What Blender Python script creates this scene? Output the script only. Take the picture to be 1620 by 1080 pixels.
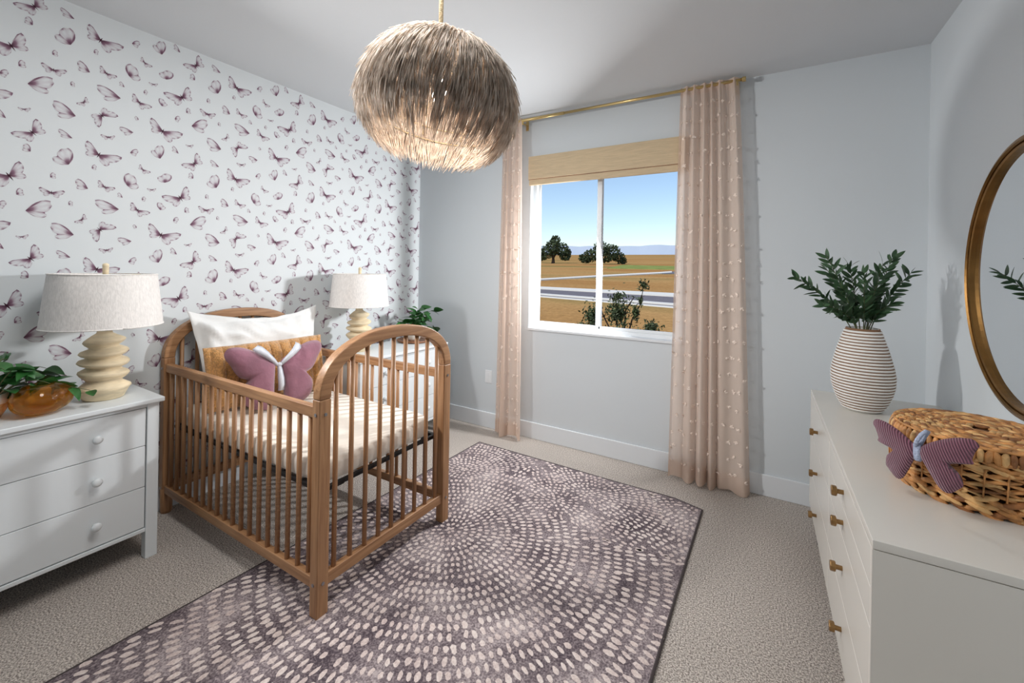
import bpy, math, random
import numpy as np
from mathutils import Vector, Matrix, noise as mnoise
random.seed(7); rng = np.random.default_rng(7)
PI = math.pi
for o in list(bpy.data.objects): bpy.data.objects.remove(o)
C = bpy.context.scene.collection
SC = bpy.context.scene

# ------------------------------------------------------------------ camera
CAM = dict(X=3.0138, Y=-3.2231, Z=1.4402, yaw=0.5355, roll=0.017, f=671.03, hv=425.72)
cd = bpy.data.cameras.new('camera'); cam = bpy.data.objects.new('camera', cd); C.objects.link(cam)
cd.sensor_fit = 'HORIZONTAL'; cd.sensor_width = 36.0
cd.lens = 36.0 * CAM['f'] / 1620.0
cd.shift_x = 0.0; cd.shift_y = -(540.0 - CAM['hv']) / 1620.0
cd.clip_start = 0.03; cd.clip_end = 20000
cam.matrix_world = (Matrix.Translation((CAM['X'], CAM['Y'], CAM['Z'])) @ Matrix.Rotation(CAM['yaw'], 4, 'Z')
                    @ Matrix.Rotation(PI / 2, 4, 'X') @ Matrix.Rotation(CAM['roll'], 4, 'Z'))
SC.camera = cam

def ray(u, v):
    a0 = u - 810.0; b0 = v - CAM['hv']; cr, sr = math.cos(CAM['roll']), math.sin(CAM['roll'])
    a = cr * a0 + sr * b0; b = -sr * a0 + cr * b0
    c, s = math.cos(CAM['yaw']), math.sin(CAM['yaw'])
    return Vector((c * a - s * CAM['f'], s * a + c * CAM['f'], -b)), Vector((CAM['X'], CAM['Y'], CAM['Z']))
def at(u, v, axis, val):
    D, O = ray(u, v); i = 'xyz'.index(axis); t = (val - O[i]) / D[i]; return O + D * t
GZ0, GM = -3.0, 0.042
def on_ground(u, v):
    D, O = ray(u, v); t = (GZ0 + GM * O.y - O.z) / (D.z - GM * D.y); return O + D * t

# ------------------------------------------------------------------ world, sun, large lights, exposure
W = bpy.data.worlds.new('sky'); SC.world = W; W.use_nodes = True
wn = W.node_tree.nodes; wl = W.node_tree.links; wn.clear()
wo = wn.new('ShaderNodeOutputWorld'); wb = wn.new('ShaderNodeBackground'); sky = wn.new('ShaderNodeTexSky')
sky.sky_type = 'NISHITA'; sky.sun_disc = False; sky.sun_elevation = math.radians(52); sky.sun_rotation = math.radians(200)
sky.altitude = 50; sky.air_density = 1.0; sky.dust_density = 0.6; sky.ozone_density = 1.4
wb.inputs['Strength'].default_value = 0.17
wl.new(sky.outputs[0], wb.inputs[0]); wl.new(wb.outputs[0], wo.inputs[0])

def lamp(name, kind, loc, target, energy, color=(1, 1, 1), size=0.5, size_y=None, spread=None):
    ld = bpy.data.lights.new(name, kind); ld.energy = energy; ld.color = color
    lo = bpy.data.objects.new(name, ld); C.objects.link(lo); lo.location = loc
    if kind == 'AREA':
        ld.shape = 'RECTANGLE' if size_y else 'DISK'; ld.size = size
        if size_y: ld.size_y = size_y
        if spread: ld.spread = spread
    elif kind == 'POINT': ld.shadow_soft_size = size
    elif kind == 'SUN': ld.angle = size
    if target is not None:
        lo.rotation_euler = (Vector(target) - Vector(loc)).to_track_quat('-Z', 'Y').to_euler()
    return lo
lamp('sun', 'SUN', (-20, -30, 40), (0, 0, 0), 2.7, (1.0, 0.95, 0.87), math.radians(0.6))
lamp('added_window_lamp', 'AREA', (2.00, -0.03, 1.62), (0.4, -1.8, 1.05), 37, (0.97, 0.985, 1.0), 0.12, 0.14)  # added unseen lamp just inside the window opening, standing in for daylight
lamp('assumed_strobe', 'AREA', (0.22, -2.98, 2.15), (3.2, -0.4, 0.9), 18, (1.0, 0.985, 0.97), 0.16, 0.16, math.radians(100))  # assumed unseen flash at the left, read off the curtain and vase shadows
lamp('ceiling_bounce_fill', 'AREA', (1.75, -2.32, 2.70), (1.75, -2.315, 0), 24, (1.0, 0.995, 0.985), 1.0, 0.5)  # added unseen fill panel below the ceiling, standing in for bounced flash

vs = SC.view_settings
vs.view_transform = 'Standard'; vs.look = 'None'; vs.exposure = 0.0; vs.gamma = 1.0; vs.use_curve_mapping = False

# ------------------------------------------------------------------ material helpers
def newmat(name):
    m = bpy.data.materials.new(name); m.use_nodes = True
    n = m.node_tree.nodes; l = m.node_tree.links
    b = n['Principled BSDF']; return m, n, l, b
def srgb(r, g, b):
    f = lambda c: (c / 255 / 12.92) if c <= 10 else ((c / 255 + 0.055) / 1.055) ** 2.4
    return (f(r), f(g), f(b), 1.0)
def plain(name, col, rough=0.6, metal=0.0, bump=0.0, bscale=60.0, var=0.0, vscale=6.0, stretch=(1, 1, 1), spec=0.5, sheen=0.0, detail=4):
    m, n, l, b = newmat(name)
    b.inputs['Base Color'].default_value = col; b.inputs['Roughness'].default_value = rough
    b.inputs['Metallic'].default_value = metal; b.inputs['Specular IOR Level'].default_value = spec
    if sheen: b.inputs['Sheen Weight'].default_value = sheen
    tc = n.new('ShaderNodeTexCoord'); mp = n.new('ShaderNodeMapping'); mp.inputs['Scale'].default_value = stretch
    l.new(tc.outputs['Object'], mp.inputs[0])
    if var:
        nz = n.new('ShaderNodeTexNoise'); nz.inputs['Scale'].default_value = vscale; nz.inputs['Detail'].default_value = detail
        l.new(mp.outputs[0], nz.inputs['Vector'])
        mx = n.new('ShaderNodeMix'); mx.data_type = 'RGBA'
        mx.inputs[6].default_value = tuple(c * (1 - var) for c in col[:3]) + (1,)
        mx.inputs[7].default_value = tuple(min(1, c * (1 + var)) for c in col[:3]) + (1,)
        rp = n.new('ShaderNodeMapRange'); rp.inputs[1].default_value = 0.3; rp.inputs[2].default_value = 0.7
        l.new(nz.outputs[0], rp.inputs[0]); l.new(rp.outputs[0], mx.inputs[0]); l.new(mx.outputs[2], b.inputs['Base Color'])
    if bump:
        nb = n.new('ShaderNodeTexNoise'); nb.inputs['Scale'].default_value = bscale; nb.inputs['Detail'].default_value = 3
        l.new(mp.outputs[0], nb.inputs['Vector'])
        bp = n.new('ShaderNodeBump'); bp.inputs['Strength'].default_value = bump; bp.inputs['Distance'].default_value = 0.01
        l.new(nb.outputs[0], bp.inputs['Height']); l.new(bp.outputs[0], b.inputs['Normal'])
    return m
def wood(name, c1, c2, axis, rough=0.42, scale=1.0):
    st = {'x': (1.2, 22, 22), 'y': (22, 1.2, 22), 'z': (22, 22, 1.2)}[axis]
    m, n, l, b = newmat(name); b.inputs['Roughness'].default_value = rough
    tc = n.new('ShaderNodeTexCoord'); mp = n.new('ShaderNodeMapping'); mp.inputs['Scale'].default_value = tuple(s * scale for s in st)
    l.new(tc.outputs['Object'], mp.inputs[0])
    nz = n.new('ShaderNodeTexNoise'); nz.inputs['Scale'].default_value = 3.0; nz.inputs['Detail'].default_value = 6; nz.inputs['Distortion'].default_value = 0.6
    l.new(mp.outputs[0], nz.inputs['Vector'])
    cr = n.new('ShaderNodeValToRGB'); cr.color_ramp.elements[0].position = 0.32; cr.color_ramp.elements[1].position = 0.68
    cr.color_ramp.elements[0].color = c1; cr.color_ramp.elements[1].color = c2
    l.new(nz.outputs[0], cr.inputs[0]); l.new(cr.outputs[0], b.inputs['Base Color'])
    bp = n.new('ShaderNodeBump'); bp.inputs['Strength'].default_value = 0.08; bp.inputs['Distance'].default_value = 0.003
    l.new(nz.outputs[0], bp.inputs['Height']); l.new(bp.outputs[0], b.inputs['Normal'])
    return m
def attr_mix(name, base, ink, attr, rough=0.7, var=0.0):
    m, n, l, b = newmat(name); b.inputs['Roughness'].default_value = rough
    a = n.new('ShaderNodeAttribute'); a.attribute_name = attr
    cr = n.new('ShaderNodeValToRGB'); e = cr.color_ramp.elements
    e[0].position = 0; e[0].color = base; e[1].position = 1; e[1].color = ink
    for pos, c in ((.30, srgb(200, 194, 200)), (.62, srgb(134, 100, 120))): k = e.new(pos); k.color = c
    l.new(a.outputs['Fac'], cr.inputs[0]); l.new(cr.outputs[0], b.inputs['Base Color'])
    return m

WALLC = srgb(212, 218, 222)
M = {}
M['wall'] = plain('wall_paint', WALLC, 0.75, bump=0.05, bscale=220, spec=0.25)
M['ceiling'] = plain('ceiling_paint', srgb(214, 217, 220), 0.85, bump=0.06, bscale=200, spec=0.2)
PAPER = srgb(224, 229, 231)
M['paper'] = plain('wallpaper', PAPER, 0.6, spec=0.3)
M['trim'] = plain('white_trim', srgb(226, 230, 234), 0.4)
M['vinyl'] = plain('white_vinyl', srgb(236, 240, 243), 0.35)
M['white_furn'] = plain('white_lacquer', srgb(226, 231, 233), 0.38)
M['drawer_gap'] = plain('dark_gap', srgb(96, 98, 100), 0.8)
M['cream_furn'] = plain('cream_lacquer', srgb(218, 214, 206), 0.25, spec=0.6)
M['brass'] = plain('aged_brass', srgb(150, 118, 78), 0.38, 0.9, bump=0.15, bscale=90, var=0.15, vscale=40)
M['gold'] = plain('brushed_gold', srgb(205, 180, 125), 0.3, 0.85)
M['mirror_gold'] = plain('antique_gold', srgb(138, 102, 56), 0.38, 0.85, var=0.2, vscale=12)
BE1, BE2 = srgb(144, 102, 68), srgb(181, 137, 97)
for ax in 'xyz': M['beech_' + ax] = wood('beech_' + ax, BE1, BE2, ax)
M['dark_metal'] = plain('black_metal', srgb(24, 24, 26), 0.45)
M['steel'] = plain('steel_bolt', srgb(160, 160, 165), 0.3, 0.9)
M['sheet'] = plain('cream_sheet', srgb(236, 228, 216), 0.85, bump=0.25, bscale=14, sheen=0.2)
M['white_linen'] = plain('white_linen', srgb(238, 238, 236), 0.85, bump=0.5, bscale=11, sheen=0.2)
M['ochre_plush'] = plain('ochre_plush', srgb(204, 150, 88), 0.95, bump=0.9, bscale=160, var=0.28, vscale=90, sheen=0.5)
M['mauve_velvet'] = plain('mauve_velvet', srgb(140, 92, 108), 0.85, bump=0.35, bscale=40, var=0.22, vscale=9, sheen=0.6)
M['satin'] = plain('silver_satin', srgb(214, 218, 226), 0.35, bump=0.2, bscale=30)
def raffia():
    m, n, l, b = newmat('raffia'); out = n['Material Output']
    tc = n.new('ShaderNodeTexCoord'); nz = n.new('ShaderNodeTexNoise'); nz.inputs['Scale'].default_value = 26; nz.inputs['Detail'].default_value = 3
    l.new(tc.outputs['Object'], nz.inputs['Vector'])
    cr = n.new('ShaderNodeValToRGB'); e = cr.color_ramp.elements
    e[0].position = .33; e[0].color = srgb(208, 193, 178); e[1].position = .66; e[1].color = srgb(252, 243, 233)
    l.new(nz.outputs[0], cr.inputs[0]); l.new(cr.outputs[0], b.inputs['Base Color']); b.inputs['Roughness'].default_value = .6
    t = n.new('ShaderNodeBsdfTranslucent'); l.new(cr.outputs[0], t.inputs[0]); mx = n.new('ShaderNodeMixShader'); mx.inputs[0].default_value = .55
    l.new(b.outputs[0], mx.inputs[1]); l.new(t.outputs[0], mx.inputs[2]); l.new(mx.outputs[0], out.inputs[0]); return m
M['raffia'] = raffia()
M['jute'] = plain('jute_cord', srgb(176, 158, 126), 0.9, bump=0.8, bscale=160, var=0.25, vscale=60)
M['lampshade'] = plain('linen_shade', srgb(238, 234, 230), 0.9, var=0.09, vscale=150, stretch=(1, 1, 0.3), bump=0.15, bscale=260, detail=2)
M['lamp_wood'] = plain('whitewashed_wood', srgb(232, 214, 180), 0.6, var=0.18, vscale=12, stretch=(1, 1, 4), bump=0.2, bscale=30)
M['ceramic'] = plain('white_ceramic', srgb(232, 230, 226), 0.5, bump=0.3, bscale=60)
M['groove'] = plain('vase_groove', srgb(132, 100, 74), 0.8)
M['leaf_olive'] = plain('olive_leaf', srgb(52, 84, 52), 0.5, var=0.35, vscale=18)
M['stem'] = plain('plant_stem', srgb(86, 92, 56), 0.7)
M['leaf_pothos'] = plain('green_leaf', srgb(46, 98, 46), 0.35, var=0.4, vscale=16)
M['pot'] = plain('white_pot', srgb(232, 229, 222), 0.4)
M['pot_wood'] = wood('pot_wood', srgb(190, 150, 100), srgb(222, 190, 140), 'x')
M['tray_wood'] = wood('tray_wood', srgb(120, 76, 48), srgb(160, 108, 70), 'y')
M['soil'] = plain('soil', srgb(50, 40, 32), 0.95, bump=0.8, bscale=50)
M['blind'] = plain('woven_blind', srgb(214, 192, 158), 0.85, var=0.12, vscale=22, stretch=(0.4, 1, 14), bump=0.5, bscale=40)
M['hyacinth'] = plain('water_hyacinth', srgb(196, 138, 80), 0.55, var=0.5, vscale=30, bump=0.5, bscale=60)
M['hyacinth_light'] = plain('water_hyacinth_pale', srgb(222, 176, 116), 0.55, var=0.35, vscale=30, bump=0.5, bscale=60)
M['hyacinth_brown'] = plain('water_hyacinth_brown', srgb(150, 98, 54), 0.55, var=0.4, vscale=30, bump=0.5, bscale=60)
M['hyacinth_dark'] = plain('water_hyacinth_inner', srgb(96, 62, 34), 0.8)
M['cord_blue'] = plain('pale_blue_cord', srgb(176, 186, 210), 0.9, bump=0.8, bscale=120)
M['plate'] = plain('outlet_plate', srgb(232, 234, 236), 0.4)
M['asphalt'] = plain('asphalt', srgb(112, 106, 110), 0.9, var=0.12, vscale=1.0)
M['concrete'] = plain('pale_concrete', srgb(226, 222, 212), 0.85)
M['bark'] = plain('oak_bark', srgb(60, 48, 38), 0.95)
M['oak'] = plain('oak_leaves', srgb(58, 70, 40), 0.8, var=0.4, vscale=0.6)
M['shrub'] = plain('shrub_leaves', srgb(66, 78, 42), 0.6, var=0.5, vscale=5)
M['hill'] = plain('hazed_hill', srgb(172, 184, 200), 0.95, var=0.08, vscale=0.004)  # aerial haze put into the base colour as pale blue-grey
M['roof'] = plain('outer_wall', srgb(200, 196, 188), 0.9)

def corduroy():
    m, n, l, b = newmat('mauve_corduroy'); b.inputs['Roughness'].default_value = 0.9; b.inputs['Sheen Weight'].default_value = 0.4
    tc = n.new('ShaderNodeTexCoord'); a = n.new('ShaderNodeTexWave'); a.wave_type = 'BANDS'; a.bands_direction = 'X'
    mp = n.new('ShaderNodeMapping'); mp.inputs['Rotation'].default_value = (0, math.radians(18), 0)
    a.inputs['Scale'].default_value = 55; a.inputs['Distortion'].default_value = 0.8; a.inputs['Detail'].default_value = 1; a.inputs['Detail Scale'].default_value = 0.4
    l.new(tc.outputs['Object'], mp.inputs[0]); l.new(mp.outputs[0], a.inputs['Vector'])
    mx = n.new('ShaderNodeMix'); mx.data_type = 'RGBA'; mx.inputs[6].default_value = srgb(92, 50, 66); mx.inputs[7].default_value = srgb(152, 96, 114)
    l.new(a.outputs['Fac'], mx.inputs[0]); l.new(mx.outputs[2], b.inputs['Base Color'])
    bp = n.new('ShaderNodeBump'); bp.inputs['Strength'].default_value = 0.8; bp.inputs['Distance'].default_value = 0.004
    l.new(a.outputs['Fac'], bp.inputs['Height']); l.new(bp.outputs[0], b.inputs['Normal']); return m
M['corduroy'] = corduroy()
def carpet():
    m, n, l, b = newmat('carpet'); b.inputs['Roughness'].default_value = 0.95; b.inputs['Specular IOR Level'].default_value = 0.1
    b.inputs['Sheen Weight'].default_value = 0.2
    tc = n.new('ShaderNodeTexCoord')
    nz = n.new('ShaderNodeTexNoise'); nz.inputs['Scale'].default_value = 165; nz.inputs['Detail'].default_value = 3; nz.inputs['Roughness'].default_value = 0.7
    l.new(tc.outputs['Object'], nz.inputs['Vector'])
    nl = n.new('ShaderNodeTexNoise'); nl.inputs['Scale'].default_value = 3; l.new(tc.outputs['Object'], nl.inputs['Vector'])
    cr = n.new('ShaderNodeValToRGB'); e = cr.color_ramp.elements
    e[0].position = 0.40; e[0].color = srgb(124, 113, 105); e[1].position = 0.62; e[1].color = srgb(238, 228, 218)
    l.new(nz.outputs[0], cr.inputs[0])
    mx = n.new('ShaderNodeMix'); mx.data_type = 'RGBA'; mx.blend_type = 'MULTIPLY'; mx.inputs[0].default_value = 0.12
    l.new(cr.outputs[0], mx.inputs[6]); l.new(nl.outputs[0], mx.inputs[7]); l.new(mx.outputs[2], b.inputs['Base Color'])
    bp = n.new('ShaderNodeBump'); bp.inputs['Strength'].default_value = 0.7; bp.inputs['Distance'].default_value = 0.006
    l.new(nz.outputs[0], bp.inputs['Height']); l.new(bp.outputs[0], b.inputs['Normal']); return m
M['carpet'] = carpet()
def rugmats():
    out = []
    for nm, stops in (('rug_ground', [(0.30, srgb(80, 70, 76)), (0.5, srgb(128, 116, 119)), (0.72, srgb(188, 175, 174))]),
                      ('rug_dab', [(0.3, srgb(190, 172, 168)), (0.5, srgb(214, 198, 192)), (0.7, srgb(228, 216, 210))])):
        m, n, l, b = newmat(nm); b.inputs['Roughness'].default_value = 0.95; b.inputs['Specular IOR Level'].default_value = 0.1
        tc = n.new('ShaderNodeTexCoord')
        a = n.new('ShaderNodeTexNoise'); a.inputs['Scale'].default_value = 4.0 if nm == 'rug_ground' else 5; a.inputs['Detail'].default_value = 3
        f = n.new('ShaderNodeTexNoise'); f.inputs['Scale'].default_value = 130; f.inputs['Detail'].default_value = 3
        l.new(tc.outputs['Object'], a.inputs['Vector']); l.new(tc.outputs['Object'], f.inputs['Vector'])
        mm = n.new('ShaderNodeMix'); mm.data_type = 'FLOAT'; mm.inputs[0].default_value = 0.5
        l.new(a.outputs[0], mm.inputs[2]); l.new(f.outputs[0], mm.inputs[3])
        cr = n.new('ShaderNodeValToRGB'); cr.color_ramp.elements[0].position, cr.color_ramp.elements[0].color = stops[0][0] + .08, stops[0][1]
        cr.color_ramp.elements[1].position, cr.color_ramp.elements[1].color = stops[2][0] - .08, stops[2][1]
        e = cr.color_ramp.elements.new(stops[1][0]); e.color = stops[1][1]
        l.new(mm.outputs[0], cr.inputs[0]); l.new(cr.outputs[0], b.inputs['Base Color'])
        bp = n.new('ShaderNodeBump'); bp.inputs['Strength'].default_value = 0.5; bp.inputs['Distance'].default_value = 0.003
        l.new(f.outputs[0], bp.inputs['Height']); l.new(bp.outputs[0], b.inputs['Normal']); out.append(m)
    return out
M['rug_ground'], M['rug_dab'] = rugmats()
M['rug_edge'] = plain('rug_binding', srgb(70, 62, 62), 0.95)
def sheer():
    m, n, l, b = newmat('sheer_blush'); out = n['Material Output']; n.remove(b)
    col = srgb(242, 222, 207)
    d = n.new('ShaderNodeBsdfDiffuse'); d.inputs[0].default_value = col
    t = n.new('ShaderNodeBsdfTranslucent'); t.inputs[0].default_value = col
    tr = n.new('ShaderNodeBsdfTransparent'); tr.inputs[0].default_value = (1, 1, 1, 1)
    m1 = n.new('ShaderNodeMixShader'); m1.inputs[0].default_value = 0.35
    m2 = n.new('ShaderNodeMixShader'); m2.inputs[0].default_value = 0.27
    l.new(d.outputs[0], m1.inputs[1]); l.new(t.outputs[0], m1.inputs[2])
    l.new(m1.outputs[0], m2.inputs[1]); l.new(tr.outputs[0], m2.inputs[2]); l.new(m2.outputs[0], out.inputs[0]); return m
M['sheer'] = sheer()
M['tuft'] = plain('blush_tuft', srgb(240, 224, 212), 0.9)
def pane():
    m, n, l, b = newmat('window_glass'); out = n['Material Output']; n.remove(b)
    tr = n.new('ShaderNodeBsdfTransparent'); g = n.new('ShaderNodeBsdfGlossy'); g.inputs['Roughness'].default_value = 0.01
    lw = n.new('ShaderNodeFresnel'); lw.inputs[0].default_value = 1.012; mx = n.new('ShaderNodeMixShader')
    l.new(lw.outputs[0], mx.inputs[0]); l.new(tr.outputs[0], mx.inputs[1]); l.new(g.outputs[0], mx.inputs[2]); l.new(mx.outputs[0], out.inputs[0]); return m
M['pane'] = pane()
def mirror():
    m, n, l, b = newmat('mirror_glass'); b.inputs['Metallic'].default_value = 1; b.inputs['Roughness'].default_value = 0.01
    b.inputs['Base Color'].default_value = (0.86, 0.88, 0.9, 1); return m
M['mirror'] = mirror()
def amber():
    m, n, l, b = newmat('amber_glass'); out = n['Material Output']
    b.inputs['Base Color'].default_value = srgb(240, 192, 108); b.inputs['Roughness'].default_value = 0.02
    b.inputs['Transmission Weight'].default_value = 1.0; b.inputs['IOR'].default_value = 1.42
    tr = n.new('ShaderNodeBsdfTransparent'); tr.inputs[0].default_value = srgb(240, 204, 136)
    mx = n.new('ShaderNodeMixShader'); mx.inputs[0].default_value = 0.3
    l.new(b.outputs[0], mx.inputs[1]); l.new(tr.outputs[0], mx.inputs[2]); l.new(mx.outputs[0], out.inputs[0]); return m
M['amber'] = amber()
def bulbm():
    m, n, l, b = newmat('lit_bulb'); b.inputs['Emission Color'].default_value = (1.0, 0.9, 0.78, 1); b.inputs['Emission Strength'].default_value = 14; return m
M['bulb'] = bulbm()
def field():
    m, n, l, b = newmat('dry_field'); b.inputs['Roughness'].default_value = 1.0; b.inputs['Specular IOR Level'].default_value = 0
    tc = n.new('ShaderNodeTexCoord'); mp = n.new('ShaderNodeMapping'); mp.inputs['Scale'].default_value = (0.012, 0.05, 0.03)
    l.new(tc.outputs['Object'], mp.inputs[0])
    a = n.new('ShaderNodeTexNoise'); a.inputs['Scale'].default_value = 1.0; a.inputs['Detail'].default_value = 5; l.new(mp.outputs[0], a.inputs['Vector'])
    cr = n.new('ShaderNodeValToRGB'); e = cr.color_ramp.elements
    e[0].position = 0.40; e[0].color = srgb(176, 132, 82); e[1].position = 0.68; e[1].color = srgb(128, 122, 74)
    k = e.new(0.52); k.color = srgb(190, 150, 98)
    l.new(a.outputs[0], cr.inputs[0])
    f = n.new('ShaderNodeTexNoise'); f.inputs['Scale'].default_value = 2.2; f.inputs['Detail'].default_value = 6; f.inputs['Roughness'].default_value = 0.8
    l.new(tc.outputs['Object'], f.inputs['Vector'])
    mr = n.new('ShaderNodeMapRange'); mr.inputs[1].default_value = 0.3; mr.inputs[2].default_value = 0.7; mr.inputs[3].default_value = 0.62; mr.inputs[4].default_value = 1.2
    l.new(f.outputs[0], mr.inputs[0])
    mx = n.new('ShaderNodeMix'); mx.data_type = 'RGBA'; mx.blend_type = 'MULTIPLY'; mx.inputs[0].default_value = 1
    l.new(cr.outputs[0], mx.inputs[6]); l.new(mr.outputs[0], mx.inputs[7]); l.new(mx.outputs[2], b.inputs['Base Color']); return m
M['field'] = field()
M['green_grass'] = plain('green_grass', srgb(136, 146, 84), 1.0, var=0.25, vscale=0.3, spec=0)

# ------------------------------------------------------------------ geometry helpers
class MB:
    def __init__(s): s.v = []; s.f = []
    def add(s, vs, fs):
        k = len(s.v); s.v += [tuple(p) for p in vs]; s.f += [tuple(i + k for i in f) for f in fs]; return s
    def box(s, x0, x1, y0, y1, z0, z1):
        return s.add([(x0, y0, z0), (x1, y0, z0), (x1, y1, z0), (x0, y1, z0), (x0, y0, z1), (x1, y0, z1), (x1, y1, z1), (x0, y1, z1)],
                     [(3, 2, 1, 0), (4, 5, 6, 7), (0, 1, 5, 4), (1, 2, 6, 5), (2, 3, 7, 6), (3, 0, 4, 7)])
    def loft(s, rings, cap0=True, cap1=True, closed=True):
        n = len(rings[0]); k = len(s.v)
        for r in rings: s.v += [tuple(p) for p in r]
        for i in range(len(rings) - 1):
            for j in range(n if closed else n - 1):
                a = k + i * n + j; b = k + i * n + (j + 1) % n
                s.f.append((a, b, b + n, a + n))
        if cap0: s.f.append(tuple(k + j for j in reversed(range(n))))
        if cap1: s.f.append(tuple(k + (len(rings) - 1) * n + j for j in range(n)))
        return s
    def lathe(s, prof, c=(0, 0, 0), n=32, cap0=True, cap1=True, fn=None):
        rings = []
        for r, z in prof:
            ring = []
            for j in range(n):
                a = 2 * PI * j / n; rr = r * (fn(a, z) if fn else 1)
                ring.append((c[0] + rr * math.cos(a), c[1] + rr * math.sin(a), c[2] + z))
            rings.append(ring)
        return s.loft(rings, cap0, cap1)
    def tube(s, pts, rad, n=8, cap=True, flat=1.0):
        pts = [Vector(p) for p in pts]; rings = []
        if not isinstance(rad, (list, tuple)): rad = [rad] * len(pts)
        up = None
        for i, p in enumerate(pts):
            t = (pts[min(i + 1, len(pts) - 1)] - pts[max(i - 1, 0)])
            t = t.normalized() if t.length > 1e-9 else Vector((0, 0, 1))
            if up is None:
                up = Vector((0, 0, 1)) if abs(t.z) < 0.9 else Vector((1, 0, 0))
            a = up - t * up.dot(t)
            a = a.normalized() if a.length > 1e-6 else t.orthogonal().normalized()
            up = a; b = t.cross(a)
            rings.append([p + (a * math.cos(2 * PI * j / n) * flat + b * math.sin(2 * PI * j / n)) * rad[i] for j in range(n)])
        return s.loft(rings, cap, cap)
    def ellipsoid(s, c, ax, nu=8, nv=5):
        # ax: three vectors
        c = Vector(c); A, B, D = [Vector(q) for q in ax]; rings = []
        for i in range(1, nv):
            th = PI * i / nv
            rings.append([c + D * math.cos(th) * -1 + (A * math.cos(2 * PI * j / nu) + B * math.sin(2 * PI * j / nu)) * math.sin(th) for j in range(nu)])
        k = len(s.v); s.loft(rings, False, False)
        s.v += [tuple(c - D), tuple(c + D)]; a = len(s.v) - 2; n = nu; L = k + (nv - 2) * n
        for j in range(n):
            s.f.append((a, k + (j + 1) % n, k + j)); s.f.append((a + 1, L + j, L + (j + 1) % n))
        return s
    def mesh(s, name, mat, smooth=False):
        me = bpy.data.meshes.new(name); me.from_pydata(s.v, [], s.f); me.update()
        if mat: me.materials.append(mat)
        if smooth: me.polygons.foreach_set('use_smooth', [True] * len(me.polygons))
        return me
    def build(s, name, mat, parent=None, smooth=False, bevel=0.0, world=True, seg=2, auto=False):
        if world and parent is not None:
            off = Vector((0, 0, 0)); p = parent
            while p: off += p.location; p = p.parent
            s.v = [(a - off.x, b - off.y, c - off.z) for a, b, c in s.v]
        o = bpy.data.objects.new(name, s.mesh(name, mat, smooth)); C.objects.link(o)
        if parent: o.parent = parent
        if bevel:
            b = o.modifiers.new('bevel', 'BEVEL'); b.width = bevel; b.segments = seg; b.limit_method = 'ANGLE'
            o.data.polygons.foreach_set('use_smooth', [True] * len(o.data.polygons))
            w = o.modifiers.new('wn', 'WEIGHTED_NORMAL'); w.keep_sharp = True
        return o
def tag(o, label=None, cat=None, group=None, kind=None):
    if label: o['label'] = label
    if cat: o['category'] = cat
    if group: o['group'] = group
    if kind: o['kind'] = kind
    return o
def thing(name, label, cat, loc=(0, 0, 0), rz=0.0, group=None):
    o = bpy.data.objects.new(name, None); C.objects.link(o); o.empty_display_size = 0.05
    o.location = loc; o.rotation_euler = (0, 0, rz); return tag(o, label, cat, group)
def copy_tree(o, parent=None):
    c = o.copy(); C.objects.link(c); c.parent = parent
    for ch in list(o.children): copy_tree(ch, c)
    return c
def struct(mb, name, mat, **k): return tag(mb.build(name, mat, **k), kind='structure')
def put(name, me, loc, parent=None, rot=None):
    o = bpy.data.objects.new(name, me); C.objects.link(o); o.parent = parent
    if rot is not None: o.rotation_euler = rot
    o.location = loc; return o

# ------------------------------------------------------------------ room shell
RW, RH, RB = 3.80, 2.74, -5.2          # right wall x, ceiling, wall behind the camera
T = 0.16
WX0, WX1, WZ0, WZ1 = 1.276, 2.520, 0.925, 2.385   # window opening
def window_wall(mb):
    mb.box(-T, WX0, 0, T, 0, RH); mb.box(WX1, RW + T, 0, T, 0, RH)
    mb.box(WX0, WX1, 0, T, 0, WZ0); mb.box(WX0, WX1, 0, T, WZ1, RH); return mb
struct(MB().box(-T, RW + T, RB - T, T, -0.2, 0), 'floor', M['carpet'])
struct(MB().box(-T, RW + T, RB - T, T, RH, RH + 0.2), 'ceiling', M['ceiling'])
wall_left = struct(MB().box(-T, 0, RB, 0, 0, RH), 'wall_left', M['paper'])
struct(MB().box(RW, RW + T, RB, 0, 0, RH), 'wall_right', M['wall'])
struct(window_wall(MB()), 'wall_back', M['wall'])
struct(MB().box(-T, RW + T, RB - T, RB, 0, RH), 'wall_front', M['wall'])
bh, bt = 0.138, 0.015
struct(MB().box(0.0, RW, -bt, 0, 0, bh), 'baseboard_back', M['trim'], bevel=0.004)
struct(MB().box(0.0, bt, RB, -bt, 0, bh), 'baseboard_left', M['trim'], bevel=0.004)
struct(MB().box(RW - bt, RW, RB, -bt, 0, bh), 'baseboard_right', M['trim'], bevel=0.004)

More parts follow.
